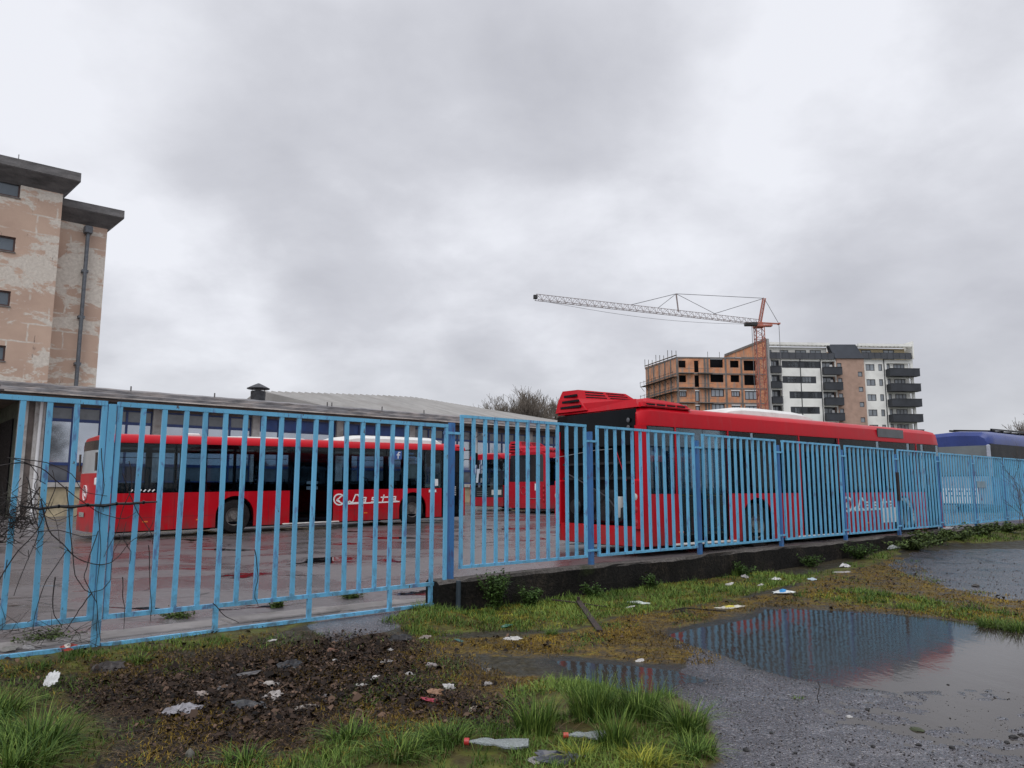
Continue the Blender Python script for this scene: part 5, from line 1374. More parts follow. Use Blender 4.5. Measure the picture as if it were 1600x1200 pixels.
def scatter(polys, dens, seed, edge=.12, nscale=1.8, thr=-9, box=None):
    r = np.random.default_rng(seed); out = []
    for q in polys:
        lo, hi = q.min(0) - .3, q.max(0) + .3; lo = np.maximum(lo, (-9, 3.2)); hi = np.minimum(hi, (26, 30))
        n = int((hi - lo).prod() * dens); 
        if n <= 0: continue
        P = r.uniform(lo, hi, (n, 2)); dist = np.hypot(P[:, 0], P[:, 1]); P = P[r.random(n) < np.clip((6.0 / dist) ** 1.7, .03, 1)]
        vis = np.abs(P[:, 0]) < .74 * P[:, 1] + .8; P = P[vis]
        s = sdist(P, q) + .3 * vnoise(P, nscale, seed, 3)
        s = s - edge * r.random(len(P)); P = P[(s > 0) & (fence_side(P[:, 0], P[:, 1]) < -.10)]; out.append(P)
    P = np.concatenate(out); h, pd, so, gr = ground_height(P); keep = pd < -.03
    return P[keep], h[keep]
def stuffmesh(o): return tag(o, kind='stuff')

P, h = scatter(GRASS, 5200, 5); n = len(P); r = RNG
pn = vnoise(P, 1.1, 70, 3); cl = vnoise(P, 5, 71, 2)
keep = (cl * 1.2 + pn * 1.1 + .25 * r.random(n) > .10); P, h, pn, cl = P[keep], h[keep], pn[keep], cl[keep]; n = len(P)
d = np.hypot(P[:, 0], P[:, 1])
H = (.022 + .055 * r.random(n) ** 2) * (1 + 1.5 * np.clip(cl, 0, 1)) * (1 + .25 * (d > 9))
stuffmesh(blades('grass', np.column_stack([P, h - .004]), H, r.uniform(.2, 1.3, n), (.004 + .0006 * d), M_GRASS, np.clip(.5 + pn * .9 + r.normal(0, .18, n), 0, 1), 2))
# yellower sward along the foot of the wall and round the puddle
P, h = scatter([GRASS[1], GRASS[3]], 4200, 6); keep = vnoise(P, 1.5, 76, 3) + .08 * r.normal(0, 1, len(P)) > .02; P, h = P[keep], h[keep]; n = len(P); d = np.hypot(P[:, 0], P[:, 1])
stuffmesh(blades('yellow_grass', np.column_stack([P, h - .004]), .012 + .036 * r.random(n) ** 2, r.uniform(.2, 1.0, n), .004 + .0006 * d, M_GRASSY, np.clip(.5 + vnoise(P, 1.3, 75) + r.normal(0, .2, n), 0, 1), 3))
P, h = scatter(MOSS + [GRASS[1], GRASS[3]], 4200, 7); n = len(P); keep = vnoise(P, 2.2, 77, 3) + .12 * r.normal(0, 1, n) > -.07; P, h = P[keep], h[keep]; n = len(P); d = np.hypot(P[:, 0], P[:, 1])
stuffmesh(blades('moss', np.column_stack([P, h - .004]), .010 + .022 * r.random(n), r.uniform(.3, 1.5, n), .006 + .0006 * d, M_MOSSB, np.clip(.5 + 1.3 * vnoise(P, 1.5, 78) + r.normal(0, .2, n), 0, 1), 4))
# moss and low weeds creeping over the heap and the bare mud round it
P, h = scatter([HEAPRIM, SOIL], 3800, 12); n = len(P); mk = vnoise(P, 1.7, 81, 3) + .10 * r.normal(0, 1, n); keep = mk > .10; P, h = P[keep], h[keep]; n = len(P)
stuffmesh(blades('creeping_moss', np.column_stack([P, h]), .012 + .03 * r.random(n), r.uniform(.3, 1.8, n), np.full(n, .0075), M_MOSSB, np.clip(.55 + 1.2 * vnoise(P, 2.2, 82) + r.normal(0, .2, n), 0, 1), 14))
P, h = scatter([HEAPRIM, MOSS[1]], 2600, 13); n = len(P); mk = vnoise(P, 2.3, 83, 3) + .06 * r.normal(0, 1, n); keep = mk > .13; P, h = P[keep], h[keep]; n = len(P)
stuffmesh(blades('low_weeds', np.column_stack([P, h]), .015 + .05 * r.random(n), r.uniform(.3, 1.5, n), np.full(n, .007), M_GRASS, np.clip(.45 + r.normal(0, .22, n), 0, 1), 15))
# dead stalks and rotting leaves on the heap
P, h = scatter([SOIL, MOSS[2], HEAPRIM], 3000, 8); n = len(P)
az = r.normal(.1, .9, n)
stuffmesh(blades('dead_stalks', np.column_stack([P, h + .008]), .012 + .045 * r.random(n) ** 2, r.uniform(1.2, 4.5, n), np.full(n, .0035), M_STRAW, np.clip(r.normal(.45, .25, n), 0, 1), 5, az=az))
def leaf_litter(polys, dens, seed, name, size=.028):
    P, h = scatter(polys, dens, seed, .5); n = len(P); r = np.random.default_rng(seed)
    az = r.uniform(0, 6.28, n); s = size * r.uniform(.4, 1.5, n); tx, ty = r.normal(0, .5, n), r.normal(0, .5, n)
    c = np.column_stack([P, h + .006 + .03 * r.random(n) ** 2]); out = []
    for u, v, w in ((-1, 0, 0), (-.2, -.6, .35), (.5, -.45, .25), (1, 0, -.1), (.4, .5, .3), (-.3, .55, .4)):
        x = u * np.cos(az) - v * np.sin(az); y = u * np.sin(az) + v * np.cos(az)
        out.append(c + np.stack([x * s, y * s, (w + x * tx * .8 + y * ty * .8) * s], 1))
    V = np.stack(out, 1).reshape(-1, 3); b = (np.arange(n) * 6)[:, None]; Fq = np.concatenate([b + np.array([0, 1, 2, 5]), b + np.array([5, 2, 3, 4])])
    return stuffmesh(np_mesh(name, V, Fq, M_LEAF, attr={'tone': np.repeat(np.clip(r.normal(.4, .28, n), 0, 1), 6)}))
leaf_litter([SOIL], 3800, 9, 'leaf_litter', .012)
leaf_litter([HEAPRIM], 900, 29, 'sparse_leaves', .012)
leaf_litter([SOIL], 300, 19, 'large_leaves', .028)
leaf_litter([MOSS[1], MOSS[2], GRASS[0]], 120, 10, 'scattered_leaves', .022)

# pebbles and grit on the wet asphalt
def pebbles(name, polys, dens, seed, smin, smax, mat, wet_ok=True):
    r = np.random.default_rng(seed); out = []
    for q in polys:
        lo, hi = np.maximum(q.min(0), (-3, 3.6)), np.minimum(q.max(0), (16, 17)); n = int((hi - lo).prod() * dens); P = r.uniform(lo, hi, (n, 2))
        P = P[r.random(n) < np.clip((5.5 / np.hypot(P[:, 0], P[:, 1])) ** 2, .05, 1)]; P = P[sdist(P, q) > 0]; out.append(P)
    P = np.concatenate(out); h, pd, _, _ = ground_height(P); k = pd < .25; P, h = P[k], h[k]; n = len(P)
    ico = [(0, 0, 1), (0, 0, -.6), (1, 0, .1), (-1, .1, .1), (.1, 1, .05), (0, -1, .1)]; f = [(0, 2, 4), (0, 4, 3), (0, 3, 5), (0, 5, 2), (1, 4, 2), (1, 3, 4), (1, 5, 3), (1, 2, 5)]
    s = smin + (smax - smin) * r.random(n) ** 3; az = r.uniform(0, 6.28, n)
    V = []
    for x, y, z in ico:
        k = r.uniform(.7, 1.25, n); V.append(np.stack([P[:, 0] + (x * np.cos(az) - y * np.sin(az) * .7) * s * k, P[:, 1] + (x * np.sin(az) + y * np.cos(az) * .7) * s * k, h + z * s * .6 * k + s * .1], 1))
    V = np.stack(V, 1).reshape(-1, 3); b = (np.arange(n) * 6)[:, None]; Fq = np.concatenate([b + np.array(q) for q in f])
    return stuffmesh(np_mesh(name, V, Fq, mat, attr={'tone': np.repeat(r.random(n), 6)}))
pebbles('gravel', [ASPH[0]], 1300, 15, .003, .009, blade_mat('gravel_stones', (.012, .011, .011), (.05, .045, .045), (.30, .28, .27), .4))
pebbles('grit', [SOIL, MOSS[1]], 60, 16, .004, .018, blade_mat('muddy_stones', (.03, .026, .022), (.07, .06, .05), (.22, .20, .18), .7))
pebbles('far_grit', [ASPH[1]], 500, 17, .006, .02, blade_mat('dark_grit', (.012, .011, .011), (.03, .028, .028), (.16, .15, .15), .5))

# tufts: each a thing of its own
def tuft(label, px, py, rad, hgt, n, seed, mat=M_GRASS, lean=(.3, 1.6), group='grass tufts on the near ground'):
    x, y = onz(px, py); z = gz(x, y); r = np.random.default_rng(seed)
    n = int(n * .75); t = thing('grass_tuft', label, 'grass tuft', (x, y, z - .01), 0, group=group)
    a = r.uniform(0, 6.28, n); q = rad * .45 * np.sqrt(r.random(n)); P = np.stack([q * np.cos(a), q * np.sin(a), 0 * a], 1)
    H = hgt * r.uniform(.45, 1.15, n); L_ = r.uniform(lean[0], lean[1], n)
    az = a + r.normal(0, .6, n)
    blades('green_blades', P, H, L_, np.full(n, .0085), mat, np.clip(r.normal(.48, .27, n), 0, 1), seed, t, 4, az)
    m = n // 6; a = r.uniform(0, 6.28, m); q = rad * .5 * np.sqrt(r.random(m))
    blades('dry_blades', np.stack([q * np.cos(a), q * np.sin(a), 0 * a], 1), hgt * r.uniform(.2, .7, m), r.uniform(1, 3, m), np.full(m, .005), M_STRAW, np.clip(r.normal(.75, .2, m), 0, 1), seed + 1, t, 3, a)
tuft('large arching grass tuft in the bottom left corner', 60, 1170, .42, .26, 620, 100)
tuft('long-bladed grass tuft cut by the left edge beside the white lid', -5, 1120, .38, .22, 480, 101)
tuft('grass tuft spilling over the bottom edge at the far left', 20, 1215, .42, .24, 480, 121)
tuft('tall upright grass tuft at the left of the clump above the crushed bottle', 838, 1150, .26, .23, 420, 102, lean=(.1, .9))
tuft('tallest grass tuft, its tips crossing the small puddle', 925, 1130, .30, .28, 560, 103, lean=(.1, .8))
tuft('dense grass tuft right of the tallest one', 1000, 1130, .32, .24, 560, 104, lean=(.1, 1.0))
tuft('grass tuft at the right end of the clump by the wet asphalt', 1070, 1150, .28, .22, 420, 105, lean=(.2, 1.3))
tuft('low spreading grass tuft at the right foot of the clump', 1085, 1185, .25, .13, 320, 106)
tuft('grass tuft in the middle of the clump beside the red cap', 960, 1175, .20, .22, 260, 107, lean=(.1, .9))
tuft('grass tuft left of the crushed bottle', 700, 1165, .30, .15, 360, 108)
tuft('pointed grass tuft at the edge of the leaf heap', 545, 1160, .28, .16, 320, 109)
tuft('small grass tuft on the bottom edge right of the grey stone', 380, 1195, .25, .13, 260, 110)
tuft('broad low grass tuft below the heap near the bottom edge', 620, 1185, .35, .14, 420, 111)
tuft('yellowish grass tuft at the bottom edge under the clump', 1010, 1205, .28, .12, 360, 112, mat=M_GRASSY)
tuft('pale grass tuft beside the dark bag', 905, 1195, .16, .12, 200, 113, mat=M_GRASSY)
tuft('tiny grass sprig growing out of the wet asphalt', 1247, 1090, .07, .035, 60, 114)
tuft('small tuft in the mud below the rusty bar', 862, 992, .14, .09, 160, 115)
tuft('grass tuft at the corner foot of the low wall', 655, 968, .22, .12, 260, 116)
tuft('upright tuft against the wall behind the white scraps', 1150, 902, .20, .16, 220, 117, lean=(.1, .7))
tuft('grass tuft overhanging the far edge of the big puddle', 1550, 978, .30, .16, 320, 118)
tuft('grass tuft on the bank between the two sheets of water', 1370, 935, .26, .12, 260, 119)
tuft('grass tuft hanging over the puddle near the right edge', 1590, 985, .30, .17, 300, 120)
tuft('small grass tuft at the tail of the bank by the gate post', 215, 1050, .22, .10, 220, 122)

def leafy_weed(name, label, px, py, rad, hgt, n, seed, col=(.05, .09, .022), s0=.019, z=None, cat='weed', group='weeds along the low wall', xy=None):
    x, y = xy if xy else onz(px, py); z = gz(x, y) if z is None else z; r = np.random.default_rng(seed)
    t = thing(name, label, cat, (x, y, z - .01), 0, group=group)
    n = int(n * 1.5); st = MB(); k = max(5, n // 60); tips = []
    for i in range(k):
        a = r.uniform(0, 6.28); l = hgt * r.uniform(.6, 1.1); b = rad * r.uniform(.2, 1)
        pts = [Vector((.02 * math.cos(a), .02 * math.sin(a), 0)), Vector((b * .35 * math.cos(a), b * .35 * math.sin(a), l * .55)), Vector((b * math.cos(a), b * math.sin(a), l))]
        st.tube(pts, [.004, .003, .0015], 4); tips.append(pts)
    st.build('stem', pm('weed_stem', (.06, .07, .03), .7), t)
    i = r.integers(0, k, n); u = r.uniform(.15, 1, n)
    A = np.array([[tuple(p) for p in q] for q in tips])[i]; uu = u[:, None]
    c = (1 - uu) ** 2 * A[:, 0] + 2 * uu * (1 - uu) * A[:, 1] + uu ** 2 * A[:, 2] + r.normal(0, .022, (n, 3)); c[:, 2] = np.abs(c[:, 2]) + .004
    a = r.normal(0, 1, (n, 3)); a[:, 2] *= .5; a /= np.linalg.norm(a, axis=1)[:, None]; b = np.cross(a, np.array([0, 0, 1.]) + r.normal(0, .4, (n, 3))); b /= np.linalg.norm(b, axis=1)[:, None] + 1e-9
    s = (s0 * r.uniform(.5, 1.3, n))[:, None]
    V = np.stack([c - a * s, c - b * s * .6, c + a * s, c + b * s * .6], 1).reshape(-1, 3)
    m = blade_mat('weed_leaf_%d' % seed, tuple(q * .5 for q in col), col, tuple(min(1, q * 2.0) for q in col))
    np_mesh('foliage', V, np.arange(n * 4).reshape(n, 4), m, t, {'tone': np.repeat(np.clip(r.normal(.45, .25, n), 0, 1), 4)})
def wallw(s, d=.30): v = fw(s, -d); return (v.x, v.y)
leafy_weed('weed_bush', 'bushy dark green weed climbing the end of the low wall', 0, 0, .26, .42, 1500, 200, xy=wallw(.62, .30))
leafy_weed('weed_bush', 'low green weed right of the bushy one at the wall foot', 0, 0, .22, .24, 700, 201, xy=wallw(1.15, .34))
leafy_weed('weed_bush', 'straggly weed at the wall foot left of the second wall post', 0, 0, .22, .18, 400, 202, xy=wallw(2.3, .32))
leafy_weed('weed_bush', 'thin weed at the wall foot behind the white bag', 0, 0, .25, .22, 400, 203, xy=wallw(3.6, .28))
leafy_weed('weed_bush', 'dark weed against the wall behind the white scraps', 0, 0, .25, .22, 500, 204, xy=wallw(6.1, .28))
leafy_weed('weed_bush', 'green weed against the wall in front of the fourth fence post', 0, 0, .30, .22, 600, 205, xy=wallw(8.3, .30))
leafy_weed('weed_bush', 'broad green weed at the wall foot above the white stone', 0, 0, .42, .30, 1100, 206, s0=.022, xy=wallw(10.2, .35))
for k, (s, lab) in enumerate([(12.6, 'tangled weed growing over the far wall below the rusty sleeve'), (14.0, 'tall tangled weed hiding the wall past the rusty sleeve'), (15.4, 'dark weed thicket over the far wall'), (17.0, 'weed thicket where the wall sinks into the grass'), (19.0, 'weed thicket under the far fence panels')]):
    leafy_weed('weed_bush', lab, 0, 0, .8, .24 + .08 * (k % 2), 1100, 210 + k, col=(.07, .10, .03), s0=.034, xy=wallw(s, .45))
leafy_weed('weed_bush', 'bright green weed mound near the right edge under the fence', 0, 0, .9, .45, 1600, 216, col=(.055, .09, .025), s0=.034, xy=wallw(21.5, .9))
for k, (px, py, w, lab) in enumerate([(275, 968, .5, 'green weeds sprouting from the concrete strip inside the gate'), (80, 1003, .6, 'yellow-green weeds along the strip at the left end of the gate'), (550, 938, .4, 'weeds inside the gate near the wall end'), (430, 952, .22, 'small round weed inside the gate')]):
    x, y = onz(px, py, .1); leafy_weed('gate_weed', lab, 0, 0, w * .6, .09, 700, 220 + k, col=(.06, .09, .02), s0=.014, z=.11, group='weeds inside the gate', xy=(x, y))

# bare sapling by the fence at the right edge
def sapling(label, px, py, h, seed, xy):
    rnd = random.Random(seed); t = thing('bare_sapling', label, 'sapling', (xy[0], xy[1], gz(*xy)), group='bare saplings by the far fence'); m = MB()
    def g(p, d, l, r, lev):
        pts = [p]; q = Vector(p); dd = Vector(d)
        for k in range(4): dd = (dd + Vector((rnd.uniform(-.2, .2), rnd.uniform(-.2, .2), .05))).normalized(); q = q + dd * l / 4; pts.append(q.copy())
        m.tube(pts, [r * (1 - .6 * k / 4) for k in range(5)], 4)
        if lev < 3:
            for k in range(4): i = rnd.randint(1, 4); a = rnd.uniform(0, 6.28); g(pts[i], (dd + Vector((math.cos(a), math.sin(a), .3)) * .7).normalized(), l * .45, r * .5, lev + 1)
    g(Vector((0, 0, 0)), Vector((0, 0, 1)), h, .014, 0); m.build('branches', pm('sapling_bark', (.07, .05, .04), .8), t)
sapling('thin leafless sapling in front of the far blue panels', 0, 0, 1.5, 3, wallw(20.7, .5)); sapling('second leafless sapling nearest the right edge', 0, 0, 1.6, 8, wallw(21.8, .6)); sapling('forked leafless sapling left of the other two', 0, 0, 1.2, 11, wallw(19.9, .6))

# dry bramble and a black cable tangled in the gate
def on_gate(px, py, off=-.05): s, z = online(px, py, FP, FA); return Vector((s, off, z))
g = thing('dry_bramble', 'dry black bramble stems tangled through the left of the blue gate', 'bramble', (FP[0], FP[1], 0), FROT)
LN = [[(-20, 930), (0, 900), (25, 860), (55, 830), (70, 800), (85, 760), (80, 735)], [(60, 780), (75, 830), (95, 850), (120, 875), (150, 882), (170, 880), (185, 865), (200, 845), (230, 830), (237, 812)],
      [(100, 760), (105, 790), (110, 850), (115, 900), (130, 920), (140, 926), (160, 920), (170, 905), (172, 880), (175, 860), (188, 840), (195, 815)], [(140, 926), (125, 945), (115, 962), (95, 990)],
      [(150, 830), (135, 880), (128, 900), (140, 926), (150, 945), (150, 985), (145, 1015)], [(190, 900), (188, 925), (193, 950), (191, 982)], [(230, 850), (230, 900), (234, 950), (233, 970)],
      [(185, 835), (195, 850), (203, 862), (200, 880)], [(40, 745), (45, 765), (50, 800), (60, 830), (35, 890), (20, 930)], [(-10, 730), (30, 722), (60, 730), (90, 755), (120, 780), (150, 800), (190, 812), (210, 800)],
      [(10, 715), (45, 725), (60, 745), (50, 760), (70, 790), (85, 810), (92, 850)], [(190, 740), (200, 775), (212, 800), (235, 835), (236, 850)], [(85, 900), (80, 940), (82, 960), (95, 980)], [(62, 760), (35, 800), (10, 830), (-20, 850)],
      [(0, 800), (30, 812), (60, 800), (85, 815), (110, 805)], [(100, 860), (70, 905), (55, 950), (50, 985)], [(155, 700), (160, 760), (150, 800), (156, 860), (148, 930), (155, 1000)], [(200, 720), (205, 760), (190, 790), (180, 830), (160, 870)],
      [(330, 940), (345, 960), (370, 972)], [(395, 860), (400, 900), (395, 930), (400, 945)], [(60, 830), (90, 828), (125, 838), (150, 835)], [(20, 715), (70, 722), (110, 740), (130, 770), (165, 775)]]
rnd = random.Random(5)
for ln in LN:
    pts = []
    for a, b in zip(ln[:-1], ln[1:]):
        for k in range(4): u = k / 4; pts.append(on_gate(a[0] + (b[0] - a[0]) * u + rnd.uniform(-1.3, 1.3), a[1] + (b[1] - a[1]) * u + rnd.uniform(-1.3, 1.3), -.05 + rnd.uniform(-.03, .015)))
    pts.append(on_gate(*ln[-1])); 
    for _ in range(1): pts = [pts[0]] + [(pts[i - 1] + pts[i] * 2 + pts[i + 1]) / 4 for i in range(1, len(pts) - 1)] + [pts[-1]]
    r0 = rnd.uniform(.0035, .006); MB().tube(pts, [r0 * (1 - .5 * i / len(pts)) for i in range(len(pts))], 5).build('stem', pm('bramble_bark', (.018, .012, .012), .7), g)
m = MB()
for k in range(230):
    a = on_gate(rnd.gauss(15, 30), rnd.gauss(808, 22), -.06 + rnd.uniform(-.1, .05)); q = rnd.uniform(0, 6.28); l = rnd.uniform(.04, .22)
    b = a + Vector((math.cos(q) * l, rnd.uniform(-.05, .05), math.sin(q) * l * .8)); m.tube([a, (a + b) / 2 + Vector((0, 0, rnd.uniform(-.02, .02))), b], [.0035, .003, .001], 3)
m.build('dead_twigs', pm('dead_twigs', (.022, .017, .014), .8), g); g.children[-1]['kind'] = 'stuff'; m = MB()
for k in range(60):
    a = on_gate(rnd.gauss(60, 60), rnd.gauss(990, 12), -.08 + rnd.uniform(-.1, .05)); q = rnd.uniform(0, 6.28); l = rnd.uniform(.06, .3)
    m.tube([a, a + Vector((math.cos(q) * l, rnd.uniform(-.05, .05), abs(math.sin(q)) * l * .5))], [.003, .001], 3)
m.build('dead_twigs', pm('dead_twigs', (.022, .017, .014), .8), g); g.children[-1]['kind'] = 'stuff'
cbl = thing('black_cable', 'thick black cable bundle strung across the left of the gate', 'cable', (FP[0], FP[1], 0), FROT)
pts = [on_gate(*p, -.045) for p in ((30, 790), (60, 795), (90, 791), (110, 792), (135, 789), (160, 790), (180, 787), (200, 787), (222, 785), (243, 784))]
MB().tube(pts, [.005, .011, .013, .015, .012, .014, .011, .013, .010, .007], 7).build('sheath', pm('black_rubber', (.012, .012, .013), .5, .3, 8), cbl)
for u in (2, 4, 6, 8): MB().tube([pts[u] + Vector((-.008, 0, 0)), pts[u] + Vector((.008, 0, 0))], .017, 7).build('tie', M_BLACK, cbl)

# ---- litter, each piece its own thing
def crumple(name, label, px, py, sx, sy, sz, col, seed, cat='litter', rz=0., n=7, lift=0., col2=None, group='scraps of rubbish on the ground', rough=.6):
    x, y = onz(px, py); z = max(gz(x, y), -.010) + .002; r = np.random.default_rng(seed); mb = MB(); G = []; sx *= 1.22; sy *= 1.22
    for i in range(n):
        row = []
        for j in range(n):
            u, v = i / (n - 1) * 2 - 1, j / (n - 1) * 2 - 1; k = max(abs(u), abs(v)); s = k / (math.hypot(u, v) or 1)
            w = 1 + r.uniform(-.22, .22) * k
            row.append((u * s * w * sx / 2, v * s * w * sy / 2, lift + sz * ((1 - k ** 1.5) * .6 + r.uniform(0, .55) * (1 - .5 * k) + (.35 * r.random() if k > .9 else 0))))
        G.append(row)
    zm = min(p[2] for q in G for p in q)
    G = [[(a, b, c - zm + .004) for a, b, c in q] for q in G]
    for i in range(n - 1):
        for j in range(n - 1): mb.poly([G[i][j], G[i + 1][j], G[i + 1][j + 1], G[i][j + 1]])
    o = mb.build(name, pm('rubbish_%d_%d_%d_%d' % tuple([int(c * 100) for c in col] + [int(rough * 10)]), col, rough, .22, 14, dirt=((.10, .085, .07), .5)), None, smooth=False)
    so = o.modifiers.new('thick', 'SOLIDIFY'); so.thickness = .002
    o.location = (x, y, z); o.rotation_euler = ((.95 if name == 'lid' else r.uniform(.0, .45)), r.uniform(-.3, .3), rz + r.uniform(-.3, .3)); tag(o, label, cat, group)
    if col2:
        m2 = MB(); q = G[n // 2 - 1:n // 2 + 2]
        for i in range(2):
            for j in range(1, n - 2): m2.poly([tuple(Vector(p) + Vector((0, 0, .004))) for p in (q[i][j], q[i + 1][j], q[i + 1][j + 1], q[i][j + 1])])
        m2.build('printed_patch', pm('print_%d' % seed, col2, .5, .2, 10), o)
    return o
WH = (.50, .48, .46); GW = (.34, .32, .31)
crumple('wrapper', 'small red and white wrapper under the left end of the gate', 103, 1040, .13, .08, .05, (.45, .05, .03), 1, 'wrapper', .8, col2=(.6, .55, .5))
crumple('paper_scrap', 'greyish flattened scrap at the left edge below the gate', 12, 1040, .14, .09, .02, (.20, .19, .17), 2, 'paper')
crumple('paper_scrap', 'pale crumb of paper just right of the greyish scrap at the left edge', 42, 1038, .08, .05, .02, GW, 3, 'paper')
o = crumple('bark_piece', 'dark curled piece of bark on the grass left of the heap', 168, 1060, .19, .12, .07, (.035, .028, .026), 4, 'bark', .3)
crumple('plastic_bag', 'crumpled dirty clear plastic bag at the left of the leaf heap', 287, 1118, .19, .15, .07, (.26, .25, .27), 5, 'plastic bag', .5, 8, rough=.3)
crumple('paper_scrap', 'beige torn scrap above the crumpled plastic bag', 318, 1095, .13, .08, .04, (.30, .25, .22), 6, 'paper', .4)
crumple('paper_scrap', 'pale triangular scrap in the middle of the leaf heap', 420, 1076, .13, .07, .05, (.40, .37, .34), 7, 'paper', .1)
crumple('paper_scrap', 'shredded tissue just below the triangular scrap', 424, 1096, .12, .09, .05, (.36, .33, .31), 8, 'paper', 1.1)
crumple('paper_scrap', 'thin torn strip right of the shredded tissue', 478, 1112, .14, .05, .02, (.30, .27, .24), 9, 'paper', .3)
crumple('can_piece', 'crushed grey tube end on the dark heap', 510, 1094, .07, .04, .03, (.22, .21, .22), 10, 'scrap', .2, 7)
crumple('paper_scrap', 'small white scrap on the right half of the heap', 566, 1079, .08, .05, .02, WH, 11, 'paper', .6)
crumple('tissue', 'white tissue lump on the right half of the heap', 587, 1070, .07, .07, .04, WH, 12, 'tissue', .2)
crumple('paper_scrap', 'white chip on the green weeds under the gate', 425, 1016, .07, .03, .015, WH, 13, 'paper')
crumple('paper_scrap', 'white chip near the top of the heap', 524, 1038, .045, .04, .015, WH, 14, 'paper')
crumple('paper_scrap', 'pair-shaped white flake on top of the heap', 610, 1020, .05, .06, .02, WH, 15, 'paper', .8)
crumple('paper_scrap', 'white flake beside the black lump of leaves', 604, 1040, .08, .05, .03, GW, 16, 'paper')
crumple('tissue', 'pale crumpled scrap at the right slope of the heap', 674, 1044, .10, .06, .04, (.33, .30, .30), 17, 'tissue')
crumple('tissue', 'white crumpled tissue above the red tray', 701, 1082, .075, .06, .06, (.55, .54, .52), 18, 'tissue')
crumple('cardboard', 'torn brown cardboard piece behind the red tray', 684, 1092, .14, .08, .05, (.30, .17, .10), 19, 'cardboard', .3)
crumple('tray', 'flat crimson plastic tray at the lower right of the heap', 678, 1104, .17, .045, .02, (.30, .015, .04), 20, 'tray', .1, 7, rough=.3)
crumple('paper_scrap', 'tiny white bead of paper left of the red tray', 652, 1108, .035, .03, .02, WH, 21, 'paper')
crumple('paper_scrap', 'white scrap on the orange moss', 762, 1073, .06, .04, .03, GW, 22, 'paper')
crumple('paper_scrap', 'flat white scrap on the wet mud', 800, 1000, .15, .06, .015, WH, 23, 'paper', .2)
crumple('green_bottle_shard', 'green bottle piece at the edge of the grass', 790, 984, .14, .05, .03, (.01, .10, .05), 24, 'shard', 0, 7, rough=.2)
crumple('paper_scrap', 'pinkish flattened stone-like scrap in the moss', 665, 1001, .10, .06, .04, (.25, .20, .18), 25, 'scrap')
crumple('teal_scrap', 'faded teal scrap in the moss', 719, 1004, .10, .03, .012, (.05, .13, .12), 26, 'scrap')
crumple('leaf_clump', 'black clump of rotten leaves at the top of the heap', 622, 1005, .22, .12, .07, (.008, .007, .008), 27, 'leaves')
crumple('plastic_bag', 'white plastic bag on the moss in front of the third wall post', 998, 947, .24, .10, .035, (.52, .56, .52), 28, 'plastic bag', -.2)
crumple('paper_scrap', 'white scrap just left of the white plastic bag', 983, 953, .13, .05, .02, WH, 29, 'paper')
crumple('wrapper', 'white and yellow wrapper at the edge of the big puddle', 1140, 951, .32, .08, .03, (.52, .50, .42), 30, 'wrapper', .1, col2=(.50, .42, .05))
crumple('wrapper', 'blue, white and yellow wrapper lying by the big puddle', 1224, 929, .26, .14, .06, (.60, .62, .60), 31, 'wrapper', -.4, col2=(.03, .25, .55))
crumple('paper_cup', 'crushed white cup above the blue wrapper', 1212, 909, .15, .08, .06, (.58, .57, .55), 32, 'cup', -.5)
crumple('paper_scrap', 'white scrap in the weeds left of the crushed cup', 1164, 905, .12, .08, .06, GW, 33, 'paper')
crumple('paper_scrap', 'small white scrap under the upright tuft', 1139, 917, .13, .06, .03, WH, 34, 'paper')
crumple('paper_scrap', 'flat white chip between the scraps and the cup', 1189, 918, .09, .05, .02, WH, 35, 'paper')
crumple('wrapper', 'pale blue wrapper on the brown moss right of the cup', 1269, 908, .14, .08, .04, (.42, .50, .55), 36, 'wrapper')
crumple('plastic_bag', 'knotted white bag on the brown moss', 1320, 889, .19, .10, .09, (.55, .54, .54), 37, 'plastic bag')
crumple('paper_scrap', 'flat white strip in front of the knotted bag', 1316, 896, .30, .05, .015, GW, 38, 'paper')
crumple('plastic_bag', 'large flattened pale bag at the foot of the wall weeds', 1396, 868, .42, .16, .08, (.42, .45, .44), 39, 'plastic bag')
crumple('paper_scrap', 'long pale strip near the weed thicket at the right', 1512, 847, .45, .10, .02, (.45, .40, .35), 40, 'paper')
crumple('paper_scrap', 'white fleck on the mud between the two puddles', 1000, 1033, .07, .035, .012, WH, 41, 'paper')
crumple('lid', 'round white plastic lid on the weeds above the corner tuft', 80, 1084, .10, .10, .008, (.62, .62, .62), 42, 'lid', 0, 9, lift=.0)
bpy.data.objects['lid'].location.z += .06

crumple('paper_scrap', 'grey flattened scrap between the plastic bag and the triangular scrap', 352, 1083, .10, .06, .03, (.20, .19, .19), 43, 'paper', .5)
crumple('plastic_strip', 'dark torn plastic sheet lying across the top left of the heap', 375, 1062, .26, .10, .04, (.045, .042, .045), 44, 'plastic', .2, rough=.35)
crumple('plastic_strip', 'black plastic fold in the middle of the heap', 455, 1046, .20, .12, .06, (.015, .015, .018), 45, 'plastic', .9, rough=.3)
crumple('plastic_strip', 'black crumpled plastic below the shredded tissue', 390, 1112, .22, .12, .05, (.014, .014, .016), 46, 'plastic', -.3, rough=.3)
crumple('cardboard', 'rust-brown cardboard scrap near the top of the heap', 522, 1026, .12, .07, .03, (.16, .07, .04), 47, 'cardboard', .3)
crumple('paper_scrap', 'cream shred at the lower right foot of the heap', 735, 1120, .09, .04, .02, (.36, .32, .26), 48, 'paper', .7)
crumple('paper_scrap', 'dirty white flake right of the tissue lump on the heap', 640, 1060, .06, .04, .03, WH, 49, 'paper', .2)
